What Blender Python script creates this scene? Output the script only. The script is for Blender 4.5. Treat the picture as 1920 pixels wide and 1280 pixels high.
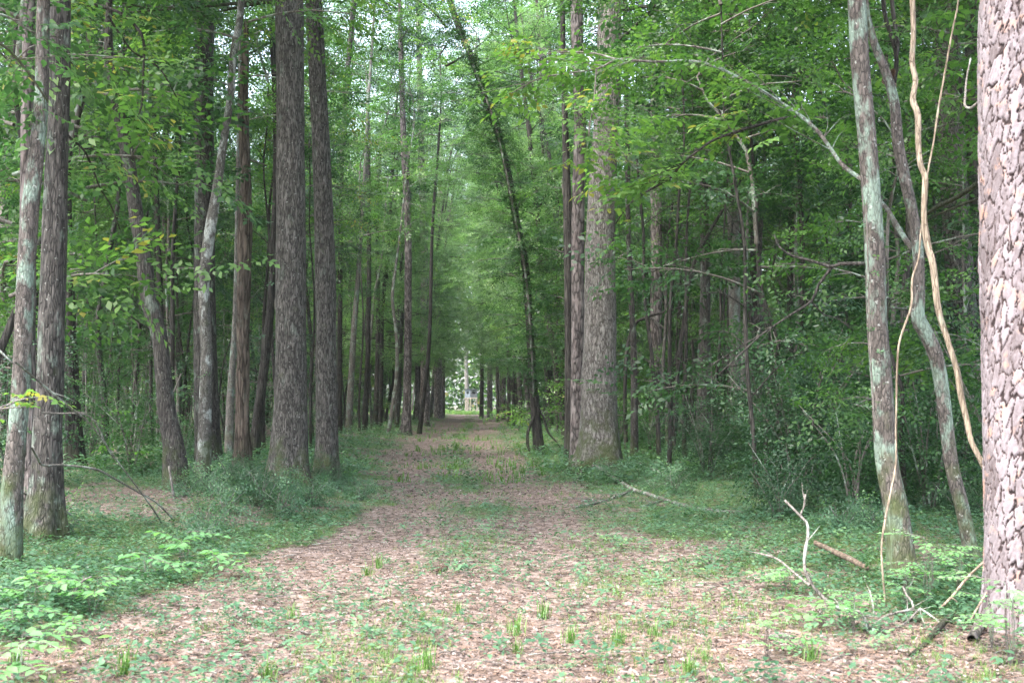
import bpy, math
import numpy as np
from math import radians, sin, cos, pi
rng = np.random.default_rng(11)
S = bpy.context.scene
for o in list(bpy.data.objects): bpy.data.objects.remove(o)

# ------------------------------------------------------------------ camera, sky, sun, exposure
F, EYE, PITCH = 2133.33, 1.6, radians(3.14)
cam_d = bpy.data.cameras.new('camera'); cam = bpy.data.objects.new('camera', cam_d)
S.collection.objects.link(cam); S.camera = cam
cam_d.lens = 40; cam_d.sensor_width = 36; cam_d.sensor_fit = 'HORIZONTAL'; cam_d.clip_end = 2000
cam.location = (0, 0, EYE); cam.rotation_euler = (radians(90) + PITCH, 0, 0)
cam_d.dof.use_dof = True; cam_d.dof.focus_distance = 19; cam_d.dof.aperture_fstop = 4.0

SUN_EL, SUN_AZ = radians(58), radians(228)      # azimuth from +Y clockwise: behind the camera, a little to the left
world = bpy.data.worlds.new('World'); S.world = world; world.use_nodes = True
wn = world.node_tree.nodes; sky = wn.new('ShaderNodeTexSky'); sky.sky_type = 'NISHITA'; sky.sun_disc = False
sky.sun_elevation = SUN_EL; sky.sun_rotation = SUN_AZ
sky.air_density = 1.0; sky.dust_density = 3.0; sky.ozone_density = 1.0
hs = wn.new('ShaderNodeHueSaturation'); hs.inputs['Saturation'].default_value = .62; world.node_tree.links.new(sky.outputs[0], hs.inputs['Color']); world.node_tree.links.new(hs.outputs[0], wn['Background'].inputs[0]); wn['Background'].inputs[1].default_value = 0.15
sun_d = bpy.data.lights.new('sun', 'SUN'); sun = bpy.data.objects.new('sun', sun_d); S.collection.objects.link(sun)
sun_d.energy = 1.5; sun_d.angle = radians(22); sun_d.color = (1.0, 0.95, 0.88)
sun.rotation_euler = (radians(90) - SUN_EL, 0, pi - SUN_AZ)
sun.rotation_euler = (radians(90) - SUN_EL, 0, -(SUN_AZ - pi))
V = S.view_settings; V.view_transform = 'Standard'; V.look = 'None'; V.gamma = 1; V.exposure = 2.92
c = S.cycles
c.max_bounces = 7; c.diffuse_bounces = 5; c.glossy_bounces = 2; c.transmission_bounces = 4; c.transparent_max_bounces = 4
c.caustics_reflective = False; c.caustics_refractive = False; c.sample_clamp_indirect = 5
c.use_denoising = True

# ------------------------------------------------------------------ noise and geometry helpers
def _h(ix, iy, seed):
    n = (ix.astype(np.int64) * 374761393 + iy.astype(np.int64) * 668265263 + seed * 1442695041) & 0x7fffffff
    n = ((n ^ (n >> 13)) * 1274126177) & 0x7fffffff
    return ((n ^ (n >> 16)) & 0xffff) / 65535.0
def vnoise(x, y, seed=0):
    x = np.asarray(x, float); y = np.asarray(y, float)
    ix = np.floor(x); iy = np.floor(y); fx = x - ix; fy = y - iy
    fx = fx * fx * (3 - 2 * fx); fy = fy * fy * (3 - 2 * fy)
    a = _h(ix, iy, seed); b = _h(ix + 1, iy, seed); c_ = _h(ix, iy + 1, seed); d = _h(ix + 1, iy + 1, seed)
    return (a * (1 - fx) + b * fx) * (1 - fy) + (c_ * (1 - fx) + d * fx) * fy
def sstep(a, b, x):
    t = np.clip((x - a) / (b - a), 0, 1); return t * t * (3 - 2 * t)

def path_c(y): return np.interp(y, [0, 10, 18, 24, 47, 79, 150, 200], [-.5, -.6, -.55, -1.2, -2.6, -3.0, -5.5, -7.4])
def path_w(y): return np.interp(y, [6, 10, 14, 18, 24, 47, 80, 160], [2.9, 2.4, 1.75, 1.35, 1.55, 2.3, 2.5, 3.0])
def ground_h(x, y):
    x = np.asarray(x, float); y = np.asarray(y, float)
    s = x - path_c(y)
    out = 0.20 * sstep(1.7, 4.2, -s) + 0.14 * sstep(2.4, 5.0, s)
    out = out * sstep(8, 14, y)
    rut = -0.035 * (np.exp(-((s - 0.95) / .38) ** 2) + np.exp(-((s + 0.95) / .38) ** 2)) * sstep(5, 9, y)
    und = 0.16 * (vnoise(x * .17 + 31, y * .17 + 9, 3) - .5) * sstep(6, 16, np.hypot(x, y)) + 0.05 * (vnoise(x * .9, y * .9, 4) - .5)
    return out + rut + und
H0 = float(ground_h(0, 0))
CAM = np.array([0, 0, EYE + H0]); cam.location = CAM

def ray(px, py):
    sx, sy = (px - 960) / F, -(py - 640) / F
    return np.array([sx, cos(PITCH) - sy * sin(PITCH), sin(PITCH) + sy * cos(PITCH)])
def at(px, py, Y):
    d = ray(px, py); return CAM + d * (Y / d[1])
def on_ground(px, py):
    d = ray(px, py); t = EYE / max(-d[2], 1e-4)
    for _ in range(30):
        p = CAM + d * t; t += (p[2] - float(ground_h(p[0], p[1]))) / max(-d[2], 1e-3) * .7
    p = CAM + d * t; return np.array([p[0], p[1], float(ground_h(p[0], p[1]))])

class Geo:
    def __init__(s): s.v = []; s.f = {3: [], 4: [], 6: []}; s.t = []; s.n = 0
    def add(s, v, f, tint=0.5):
        v = np.asarray(v, float).reshape(-1, 3)
        s.v.append(v); s.t.append(np.broadcast_to(np.asarray(tint, float), (len(v),)).copy())
        for arr in (f if isinstance(f, list) else [f]):
            arr = np.asarray(arr); s.f[arr.shape[1]].append(arr + s.n)
        s.n += len(v); return s
    def obj(s, name, mat, parent=None, loc=None, smooth=True):
        me = bpy.data.meshes.new(name); v = np.concatenate(s.v)
        if loc is not None: v = v - np.asarray(loc)
        me.vertices.add(len(v)); me.vertices.foreach_set('co', v.astype(np.float32).ravel())
        loops, starts, n = [], [], 0
        for k in (3, 4, 6):
            if s.f[k]:
                a = np.concatenate(s.f[k]); loops.append(a.ravel()); starts.append(n + np.arange(len(a)) * k); n += a.size
        loops = np.concatenate(loops); starts = np.concatenate(starts)
        me.loops.add(len(loops)); me.loops.foreach_set('vertex_index', loops.astype(np.int32))
        me.polygons.add(len(starts)); me.polygons.foreach_set('loop_start', starts.astype(np.int32))
        me.update(calc_edges=True)
        at_ = me.attributes.new('tint', 'FLOAT', 'POINT'); at_.data.foreach_set('value', np.concatenate(s.t).astype(np.float32))
        me.polygons.foreach_set('use_smooth', np.full(len(starts), smooth))
        me.materials.append(mat)
        o = bpy.data.objects.new(name, me); S.collection.objects.link(o)
        if parent is not None: o.parent = parent
        if loc is not None and parent is None: o.location = loc
        return o

def empty(name, loc, label, cat, group=None):
    o = bpy.data.objects.new(name, None); S.collection.objects.link(o); o.location = loc; o.empty_display_size = .2
    return tag(o, label, cat, group)
def tag(o, label, cat, group=None, kind=None):
    if label: o['label'] = label
    if cat: o['category'] = cat
    if group: o['group'] = group
    if kind: o['kind'] = kind
    return o
def copy_part(src, parent, loc=(0, 0, 0), rz=0.0, sc=1.0, tilt=0.0):
    o = src.copy(); S.collection.objects.link(o); o.parent = parent; o.location = loc
    o.rotation_euler = (tilt, 0, rz); o.scale = (sc, sc, sc) if np.isscalar(sc) else sc
    return o

def catmull(P, step):
    P = np.asarray(P, float)
    if len(P) < 2: return P
    Q = np.vstack([2 * P[0] - P[1], P, 2 * P[-1] - P[-2]]); out = []
    for i in range(1, len(Q) - 2):
        L = np.linalg.norm(Q[i + 1, :3] - Q[i, :3]); n = max(1, int(math.ceil(L / step)))
        t = (np.arange(n) / n)[:, None]
        a, b, c_, d = Q[i - 1], Q[i], Q[i + 1], Q[i + 2]
        out.append(.5 * ((2 * b) + (c_ - a) * t + (2 * a - 5 * b + 4 * c_ - d) * t ** 2 + (3 * b - a - 3 * c_ + d) * t ** 3))
    out.append(Q[-2][None]); R_ = np.vstack(out)
    if P.shape[1] > 3: R_[:, 3] = np.maximum(R_[:, 3], P[:, 3].min() * .8)
    return R_

def frames(P):
    T = np.gradient(P, axis=0); T /= np.linalg.norm(T, axis=1)[:, None] + 1e-9
    ref = np.array([1., 0, 0]) if abs(T[0][0]) < .8 else np.array([0, 1., 0])
    U = []; u = ref
    for t in T:
        u = u - t * (u @ t); u = u / (np.linalg.norm(u) + 1e-9); U.append(u)
    U = np.array(U); W = np.cross(T, U); return T, U, W

def tube(g, P, sides=8, step=.3, flare=0, lumps=.04, seed=0, tint=.5, lobes=5, disp=None, zbase=None):
    """P rows: x y z r ; a tapered tube with uneven surface and an optional root flare"""
    C = catmull(P, step); X, r = C[:, :3], C[:, 3]
    _, U, W = frames(X); n = len(C)
    th = np.arange(sides) / sides * 2 * pi
    L = np.concatenate([[0], np.cumsum(np.linalg.norm(np.diff(X, axis=0), axis=1))])
    TH, LL = np.meshgrid(th, L); R0 = np.repeat(r[:, None], sides, 1)
    k = 3.0
    nz = vnoise(np.cos(TH) * k * .5 + seed * 7.3 + 50, LL * 1.3 + np.sin(TH) * 1.2 + 20, seed) - .5
    nz2 = vnoise(np.cos(TH) * 2.5 + seed * 3.1 + 90, LL * 4 + np.sin(TH) * 2.5 + 70, seed + 1) - .5
    R1 = R0 * (1 + lumps * 2 * nz + lumps * nz2)
    if flare:
        e = np.exp(-np.maximum(LL - .12, 0) / (.35 + flare * .3)); ph = seed * 1.7
        R1 = R1 * (1 + e * flare * (.55 + .45 * np.cos(lobes * TH + ph + .6 * np.sin(2 * TH + ph))))
    if disp is not None: R1, tint = disp(TH, LL, R0, R1)
    V_ = X[:, None] + R1[..., None] * (np.cos(TH)[..., None] * U[:, None] + np.sin(TH)[..., None] * W[:, None])
    i, j = np.meshgrid(np.arange(n - 1), np.arange(sides), indexing='ij'); j2 = (j + 1) % sides
    q = np.stack([i * sides + j, i * sides + j2, (i + 1) * sides + j2, (i + 1) * sides + j], -1).reshape(-1, 4)
    v = np.vstack([V_.reshape(-1, 3), X[-1][None]])
    cap = np.stack([np.full(sides, n * sides), (n - 1) * sides + np.arange(sides), (n - 1) * sides + (np.arange(sides) + 1) % sides], -1)[:, [0, 1, 2]]
    tt = tint if np.isscalar(tint) else np.append(tint.ravel(), .5)
    g.add(v, [q, cap], tt); return C

def rotm(yaw, pitch, roll):
    """k x 3 x 3: x right, y forward; pitch lifts y, roll about y, yaw about z"""
    cy, sy, cp, sp, cr, sr = np.cos(yaw), np.sin(yaw), np.cos(pitch), np.sin(pitch), np.cos(roll), np.sin(roll)
    o, z = np.ones_like(cy), np.zeros_like(cy)
    Y = np.stack([cy, -sy, z, sy, cy, z, z, z, o], -1).reshape(-1, 3, 3)
    P_ = np.stack([o, z, z, z, cp, -sp, z, sp, cp], -1).reshape(-1, 3, 3)
    R_ = np.stack([cr, z, sr, z, o, z, -sr, z, cr], -1).reshape(-1, 3, 3)
    return Y @ P_ @ R_
def scatter(g, Tv, Tf, pos, M, sc, tint, tleaf=None):
    """put the template (Tv, Tf) at every pos with rotation M and scale sc"""
    k, n = len(pos), len(Tv)
    v = np.einsum('kij,nj->kni', M, Tv) * np.asarray(sc).reshape(-1, 1, 1) + pos[:, None]
    f = (Tf[None] + (np.arange(k) * n)[:, None, None]).reshape(-1, Tf.shape[1])
    t = np.repeat(np.broadcast_to(tint, (k,))[:, None], n, 1)
    if tleaf is not None: t = np.clip(t + tleaf[None], 0, 1)
    g.add(v.reshape(-1, 3), f, t.ravel())

# leaf outlines (length along +y)
LEAF4 = (np.array([[0, 0, 0], [-.27, .5, .04], [0, 1, -.10], [.27, .5, .04]]), np.array([[0, 3, 2, 1]]))
LEAF6 = (np.array([[0, 0, 0], [-.24, .3, .05], [-.26, .58, .03], [0, 1, -.13], [.26, .58, .03], [.24, .3, .05], [0, .45, 0.0]]),
         np.array([[0, 6, 2, 1], [6, 3, 2, 2], [0, 5, 4, 6], [6, 4, 3, 3]]))
LEAF6 = (LEAF6[0], np.array([[0, 6, 1], [1, 6, 2], [2, 6, 3], [0, 5, 6], [5, 4, 6], [4, 3, 6]]))
LEAFLOBE = (np.array([[0, 0, 0], [-.13, .22, .02], [-.42, .30, -.02], [-.22, .48, .03], [-.30, .74, -.03], [0, 1, -.1], [.30, .74, -.03], [.22, .48, .03], [.42, .30, -.02], [.13, .22, .02], [0, .5, .0]]),
            np.array([[0, 10, 1], [1, 10, 2], [2, 10, 3], [3, 10, 4], [4, 10, 5], [0, 9, 10], [9, 8, 10], [8, 7, 10], [7, 6, 10], [6, 5, 10]]))

def make_spray(leaf, L=.55, n=9, size=.1, seed=0, side=2):
    """a flat branchlet with alternate leaves; returns verts, faces, per-vertex tint offset"""
    r = np.random.default_rng(seed); V_, F_, T_ = [], [], []; m = 0
    stems = [((0, 0, 0), 0.0, L, n)]
    for k in range(side): 
        y = L * (.25 + .3 * k); stems.append(((0, y, 0), (1 if k % 2 else -1) * (.75 + r.uniform(-.15, .15)), L * .5, max(3, n // 2)))
    for (o, a, l, k) in stems:
        for i in range(k):
            t = (i + .6) / k; sgn = 1 if i % 2 else -1
            if i == k - 1: sgn = 0
            yaw = a + sgn * (-.95 + r.uniform(-.25, .25)); p = np.array(o) + np.array([-sin(a) * l * t, cos(a) * l * t, -.10 * (t * l) ** 2])
            M = rotm(np.array([yaw]), np.array([r.uniform(-.45, .15)]), np.array([r.uniform(-.45, .45)]))[0]
            s = size * r.uniform(.65, 1.15)
            V_.append((M @ leaf[0].T).T * s + p); F_.append(leaf[1] + m); m += len(leaf[0]); T_.append(np.full(len(leaf[0]), r.uniform(-.22, .22)))
    return np.vstack(V_), np.vstack(F_), np.concatenate(T_)

# ------------------------------------------------------------------ materials
def nt(name):
    m = bpy.data.materials.new(name); m.use_nodes = True; t = m.node_tree; t.nodes.clear()
    out = t.nodes.new('ShaderNodeOutputMaterial')
    def N(kind, **kw):
        n = t.nodes.new('ShaderNode' + kind)
        for k, v in kw.items():
            if k.startswith('i_'):
                key = k[2:]; key = int(key) if key.isdigit() else key.replace('_', ' ')
                if hasattr(v, 'bl_idname') or isinstance(v, bpy.types.NodeSocket): t.links.new(v, n.inputs[key])
                else: n.inputs[key].default_value = v
            else: setattr(n, k, v)
        return n
    return m, t, N, out
def L(t, a, b): t.links.new(a, b)
def ramp(N, fac, stops, interp='LINEAR'):
    n = N('ValToRGB', i_0=fac); n.color_ramp.interpolation = interp; e = n.color_ramp.elements
    while len(e) < len(stops): e.new(.5)
    for k, (p, col) in enumerate(stops):
        e[k].position = p; e[k].color = (*col, 1) if not np.isscalar(col) else (col, col, col, 1)
    return n.outputs[0]
def mixc(N, f, a, b, mode='MIX'):
    n = N('Mix', data_type='RGBA', blend_type=mode)
    for s, v in ((0, f), (6, a), (7, b)):
        if isinstance(v, bpy.types.NodeSocket): n.id_data.links.new(v, n.inputs[s])
        else: n.inputs[s].default_value = v if np.isscalar(v) else ((*v, 1) if len(v) == 3 else v)
    return n.outputs[2]
def math_(N, op, a, b=None, clamp=False):
    n = N('Math', operation=op, use_clamp=clamp)
    for s, v in ((0, a), (1, b)):
        if v is None: continue
        if isinstance(v, bpy.types.NodeSocket): n.id_data.links.new(v, n.inputs[s])
        else: n.inputs[s].default_value = v
    return n.outputs[0]

def mat_leaf(name, stops, trans=.48, rough=.42, transcol=1.25):
    m, t, N, out = nt(name)
    a = N('Attribute', attribute_name='tint').outputs['Fac']; oi = N('ObjectInfo').outputs['Random']
    f = math_(N, 'ADD', a, math_(N, 'MULTIPLY', math_(N, 'SUBTRACT', oi, .5), .22), True)
    col = ramp(N, f, stops)
    tc = mixc(N, 1.0, col, (transcol * 1.0, transcol * 1.2, transcol * .62), 'MULTIPLY')
    p = N('BsdfPrincipled', i_Base_Color=col, i_Roughness=rough); p.inputs['Specular IOR Level'].default_value = .45
    tr = N('BsdfTranslucent', i_Color=tc); mx = N('MixShader', i_0=trans, i_1=p.outputs[0], i_2=tr.outputs[0])
    L(t, mx.outputs[0], out.inputs[0]); return m

G1 = [(0, (.022, .058, .020)), (.35, (.052, .118, .034)), (.7, (.095, .185, .050)), (.96, (.15, .25, .065)), (1, (.24, .22, .06))]
G2 = [(0, (.013, .036, .018)), (.4, (.033, .082, .034)), (.8, (.060, .132, .052)), (1, (.10, .18, .07))]
G3 = [(0, (.016, .042, .022)), (.5, (.028, .072, .034)), (.9, (.048, .105, .050)), (1, (.09, .14, .06))]
M_LEAF_BRIGHT = mat_leaf('bright_leaves', G1); M_LEAF_MID = mat_leaf('mid_green_leaves', G2); M_LEAF_DARK = mat_leaf('dark_evergreen_leaves', G3, .25, .5)
M_COVER = mat_leaf('ground_cover_leaves', [(0, (.026, .072, .036)), (.5, (.062, .135, .075)), (.85, (.12, .22, .115)), (1, (.18, .30, .11))], .3, .45)
M_SEED = mat_leaf('fresh_seedling_leaves', [(0, (.06, .16, .075)), (.5, (.115, .26, .115)), (1, (.20, .37, .15))], .45, .4)
M_GRASS = mat_leaf('grass_blades', [(0, (.05, .11, .03)), (.6, (.10, .20, .045)), (.9, (.15, .25, .06)), (1, (.32, .29, .13))], .35, .5)
M_PINE_NEEDLE = mat_leaf('pine_needles', [(0, (.02, .055, .025)), (1, (.06, .12, .05))], .2, .45)

def mat_bark(name, dark, mid, light, scale=30, stretch=5, lichen=.3, moss=.5, bump=.015, lichcol=(.30, .38, .31), crack=.10, speck=.3, mossh=1.0, wobble=.7):
    m, t, N, out = nt(name)
    tc = N('TexCoord').outputs['Object']; oi = N('ObjectInfo').outputs['Random']
    off = N('CombineXYZ', i_0=math_(N, 'MULTIPLY', oi, 37.0), i_1=math_(N, 'MULTIPLY', oi, 91.0), i_2=oi).outputs[0]
    v0 = N('VectorMath', operation='ADD', i_0=tc, i_1=off).outputs[0]
    st = N('VectorMath', operation='MULTIPLY', i_0=v0, i_1=(scale, scale, scale / stretch)).outputs[0]
    nz = N('TexNoise', i_Vector=st, i_Scale=.45, i_Detail=3.0)
    wob = N('VectorMath', operation='ADD', i_0=st, i_1=N('VectorMath', operation='SCALE', i_0=nz.outputs['Color'], i_Scale=wobble).outputs[0]).outputs[0]
    vo = N('TexVoronoi', feature='DISTANCE_TO_EDGE', i_Vector=wob, i_Scale=1.0)
    cr = ramp(N, vo.outputs[0], [(0, 0.0), (crack, .55), (crack * 3.2, 1.0)])
    sv = N('VectorMath', operation='MULTIPLY', i_0=v0, i_1=(scale * 1.3, scale * 1.3, scale / stretch * .6)).outputs[0]
    streak = N('TexNoise', i_Vector=sv, i_Scale=1.0, i_Detail=4.0, i_Roughness=.6).outputs[0]
    brk = N('TexNoise', i_Vector=st, i_Scale=.7, i_Detail=2.0).outputs[0]
    cr = math_(N, 'MAXIMUM', cr, ramp(N, brk, [(.46, 0.0), (.60, .9)]))
    cr = math_(N, 'MULTIPLY', cr, ramp(N, streak, [(.34, .25), (.50, 1.0)]))
    cell = N('TexVoronoi', i_Vector=wob, i_Scale=1.0).outputs['Color']
    cv = N('SeparateColor', i_0=cell).outputs[0]
    fine = N('TexNoise', i_Vector=st, i_Scale=3.0, i_Detail=5.0, i_Roughness=.65).outputs[0]
    big = N('TexNoise', i_Vector=v0, i_Scale=2.2, i_Detail=3.0).outputs[0]
    k = math_(N, 'ADD', math_(N, 'MULTIPLY', fine, .55), math_(N, 'MULTIPLY', cv, .45))
    col = ramp(N, k, [(.2, mid), (.75, light)])
    col = mixc(N, math_(N, 'MULTIPLY', big, .45), col, tuple(x * .55 for x in mid))
    col = mixc(N, cr, dark, col)
    # lichen patches and small pale specks
    ln = N('TexNoise', i_Vector=N('VectorMath', operation='MULTIPLY', i_0=v0, i_1=(1, 1, .55)).outputs[0], i_Scale=5.0, i_Detail=6.0, i_Roughness=.62).outputs[0]
    lf = ramp(N, ln, [(.62 - .28 * lichen, 0.0), (.70 - .28 * lichen, 1.0)])
    lf = math_(N, 'MULTIPLY', math_(N, 'MULTIPLY', lf, math_(N, 'ADD', math_(N, 'MULTIPLY', cr, .6), .3)), min(1, lichen * 2.2))
    col = mixc(N, lf, col, lichcol)
    sn = N('TexNoise', i_Vector=v0, i_Scale=26.0, i_Detail=3.0).outputs[0]
    col = mixc(N, math_(N, 'MULTIPLY', ramp(N, sn, [(.66, 0.0), (.70, 1.0)]), speck), col, (.48, .50, .46))
    if moss:
        z = N('SeparateXYZ', i_0=tc).outputs[2]; mr = N('MapRange', i_0=z, i_1=0.0, i_2=mossh, i_3=1.0, i_4=0.0).outputs[0]
        mn = N('TexNoise', i_Vector=v0, i_Scale=4.0, i_Detail=5.0).outputs[0]
        mf = math_(N, 'MULTIPLY', ramp(N, math_(N, 'ADD', math_(N, 'MULTIPLY', mr, .35), math_(N, 'MULTIPLY', mn, .9)), [(.56, 0.0), (.78, 1.0)]), moss)
        col = mixc(N, mf, col, (.055, .075, .022))
    h = math_(N, 'ADD', cr, math_(N, 'MULTIPLY', fine, .35))
    b = N('Bump', i_Height=h, i_Distance=bump, i_Strength=.9)
    p = N('BsdfPrincipled', i_Base_Color=col, i_Roughness=.88, i_Normal=b.outputs[0]); p.inputs['Specular IOR Level'].default_value = .25
    L(t, p.outputs[0], out.inputs[0]); return m
B_OAK = mat_bark('oak_bark', (.016, .0145, .013), (.078, .070, .063), (.215, .198, .182), 38, 4.5, .14, .7, .02, (.22, .28, .23), crack=.13, wobble=.8, speck=.35)
B_OAKPALE = mat_bark('pale_oak_bark', (.045, .038, .033), (.15, .132, .12), (.37, .345, .32), 30, 3.6, .12, .8, .02, speck=.5, mossh=2.2, crack=.12)
B_DARK = mat_bark('dark_furrowed_bark', (.010, .009, .008), (.036, .032, .028), (.095, .085, .077), 26, 9, .05, .3, .02, speck=.12)
B_LICHEN = mat_bark('lichen_bark', (.028, .025, .022), (.078, .066, .058), (.175, .15, .135), 40, 3, .44, .7, .008, (.19, .26, .21), .06, .45, 1.6)
B_SMOOTH = mat_bark('smooth_grey_bark', (.045, .04, .036), (.11, .098, .088), (.21, .19, .17), 30, 2.5, .35, .6, .004, (.21, .27, .23), .03, .2)
B_PINE = mat_bark('plated_pine_bark', (.025, .021, .020), (.145, .115, .108), (.31, .27, .262), 11, 2.8, .08, .15, .03, speck=.1, crack=.14)
B_REDOAK = mat_bark('brown_bark', (.012, .011, .010), (.055, .048, .043), (.135, .122, .112), 36, 5, .2, .6, .016, wobble=.8)
B_BLOTCH = mat_bark('blotched_lichen_bark', (.035, .032, .028), (.09, .083, .075), (.18, .17, .155), 40, 3, .34, .6, .006, (.44, .47, .45), .06, .5)
B_TWIG = mat_bark('twig_bark', (.05, .045, .04), (.11, .095, .08), (.20, .18, .16), 60, 3, .35, 0, .002, crack=.03)
B_DEAD = mat_bark('dead_grey_wood', (.05, .044, .038), (.14, .122, .108), (.28, .255, .23), 60, 6, .35, 0, .003, (.42, .47, .42), .05)
B_TAN = mat_bark('tan_vine_bark', (.07, .05, .035), (.21, .165, .12), (.38, .315, .24), 45, 7, .12, 0, .006, crack=.04, speck=.08)
B_SNAG = mat_bark('broken_snag_wood', (.025, .018, .014), (.085, .068, .058), (.22, .17, .14), 18, 7, .1, .2, .03, speck=.12)
B_RED = mat_bark('red_rotten_wood', (.05, .035, .028), (.14, .095, .072), (.26, .19, .15), 40, 5, .1, .1, .006)

def mat_heropine():
    m, t, N, out = nt('hero_pine_bark')
    tc = N('TexCoord').outputs['Object']
    a = N('Attribute', attribute_name='tint').outputs['Fac']      # <.3 in the fissures, above it the plate's own tone
    f1 = N('TexNoise', i_Vector=N('VectorMath', operation='MULTIPLY', i_0=tc, i_1=(1, 1, .5)).outputs[0], i_Scale=38.0, i_Detail=6.0, i_Roughness=.65).outputs[0]
    f2 = N('TexNoise', i_Vector=tc, i_Scale=9.0, i_Detail=4.0).outputs[0]
    k = math_(N, 'ADD', a, math_(N, 'MULTIPLY', math_(N, 'SUBTRACT', f1, .5), .38), True)
    col = ramp(N, k, [(0, (.02, .013, .013)), (.20, (.05, .033, .032)), (.36, (.095, .075, .076)), (.60, (.19, .162, .172)), (.85, (.31, .282, .303))])
    org = ramp(N, math_(N, 'ADD', math_(N, 'MULTIPLY', f2, .7), math_(N, 'MULTIPLY', a, .3)), [(.56, 0.0), (.66, .7)])
    col = mixc(N, math_(N, 'MULTIPLY', org, ramp(N, a, [(.3, 0.0), (.4, 1.0)])), col, (.36, .20, .135))
    b = N('Bump', i_Height=math_(N, 'ADD', f1, math_(N, 'MULTIPLY', f2, .5)), i_Distance=.012, i_Strength=.8)
    p = N('BsdfPrincipled', i_Base_Color=col, i_Roughness=.85, i_Normal=b.outputs[0]); p.inputs['Specular IOR Level'].default_value = .3
    L(t, p.outputs[0], out.inputs[0]); return m
M_HEROPINE = mat_heropine()

def mat_simple(name, col, rough=.8, var=.35, sc=30.0, metal=0.0, bump=.002):
    m, t, N, out = nt(name); tc = N('TexCoord').outputs['Object']
    n = N('TexNoise', i_Vector=tc, i_Scale=sc, i_Detail=5.0).outputs[0]
    a = N('Attribute', attribute_name='tint').outputs['Fac']
    k = math_(N, 'ADD', math_(N, 'MULTIPLY', n, .6), math_(N, 'MULTIPLY', a, .4))
    c_ = ramp(N, k, [(.2, tuple(x * (1 - var) for x in col)), (.8, tuple(min(1, x * (1 + var)) for x in col))])
    b = N('Bump', i_Height=n, i_Distance=bump)
    p = N('BsdfPrincipled', i_Base_Color=c_, i_Roughness=rough, i_Metallic=metal, i_Normal=b.outputs[0]); L(t, p.outputs[0], out.inputs[0]); return m

def mat_litter():
    m, t, N, out = nt('dead_leaf_litter'); a = N('Attribute', attribute_name='tint').outputs['Fac']
    tc = N('TexCoord').outputs['Object']; n = N('TexNoise', i_Vector=tc, i_Scale=40.0, i_Detail=3.0).outputs[0]
    k = math_(N, 'ADD', a, math_(N, 'MULTIPLY', math_(N, 'SUBTRACT', n, .5), .2), True)
    c_ = ramp(N, k, [(0, (.022, .017, .014)), (.3, (.080, .061, .053)), (.6, (.195, .152, .138)), (.85, (.34, .285, .265)), (1, (.56, .51, .48))])
    p = N('BsdfPrincipled', i_Base_Color=c_, i_Roughness=.6); tr = N('BsdfTranslucent', i_Color=c_)
    mx = N('MixShader', i_0=.15, i_1=p.outputs[0], i_2=tr.outputs[0]); L(t, mx.outputs[0], out.inputs[0]); return m
M_LITTER = mat_litter()

def mat_ground():
    m, t, N, out = nt('forest_floor'); tc = N('TexCoord').outputs['Object']
    n1 = N('TexNoise', i_Vector=tc, i_Scale=.55, i_Detail=5.0, i_Roughness=.6).outputs[0]
    n2 = N('TexNoise', i_Vector=tc, i_Scale=6.0, i_Detail=6.0, i_Roughness=.7).outputs[0]
    vo = N('TexVoronoi', i_Vector=N('VectorMath', operation='ADD', i_0=tc, i_1=N('VectorMath', operation='SCALE', i_0=N('TexNoise', i_Vector=tc, i_Scale=9.0).outputs['Color'], i_Scale=.12).outputs[0]).outputs[0], i_Scale=17.0)
    cv = N('SeparateColor', i_0=vo.outputs['Color']).outputs[0]
    # needles: thin streaks in two directions
    st = []
    for k, ang in enumerate((.5, 1.7, 2.7)):
        mp = N('Mapping', i_Vector=tc); mp.inputs['Rotation'].default_value = (0, 0, ang); mp.inputs['Scale'].default_value = (9, 130, 1)
        st.append(N('TexNoise', i_Vector=mp.outputs[0], i_Scale=1.0, i_Detail=2.0).outputs[0])
    ned = math_(N, 'MAXIMUM', math_(N, 'MAXIMUM', st[0], st[1]), st[2])
    k = math_(N, 'ADD', math_(N, 'MULTIPLY', cv, .45), math_(N, 'MULTIPLY', n2, .55))
    col = ramp(N, k, [(.2, (.028, .022, .018)), (.42, (.086, .066, .056)), (.62, (.19, .149, .134)), (.82, (.34, .282, .258))])
    col = mixc(N, math_(N, 'MULTIPLY', ramp(N, ned, [(.60, 0.0), (.68, 1.0)]), .6), col, (.28, .165, .115))
    # thin green growth patches, denser beside the tracks
    pt = N('Attribute', attribute_name='tint').outputs['Fac']
    gn = math_(N, 'ADD', math_(N, 'MULTIPLY', n1, .55), math_(N, 'MULTIPLY', n2, .5)); gn = math_(N, 'ADD', gn, math_(N, 'MULTIPLY', math_(N, 'SUBTRACT', pt, .5), .34))
    gcol = ramp(N, n2, [(.3, (.04, .075, .022)), (.7, (.09, .16, .05))])
    col = mixc(N, ramp(N, gn, [(.52, 0.0), (.64, .85)]), col, gcol)
    h = math_(N, 'ADD', math_(N, 'MULTIPLY', cv, .5), math_(N, 'ADD', n2, math_(N, 'MULTIPLY', ned, .3)))
    b = N('Bump', i_Height=h, i_Distance=.03, i_Strength=.8)
    p = N('BsdfPrincipled', i_Base_Color=col, i_Roughness=.92, i_Normal=b.outputs[0]); p.inputs['Specular IOR Level'].default_value = .2
    L(t, p.outputs[0], out.inputs[0]); return m
M_GROUND = mat_ground()

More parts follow.
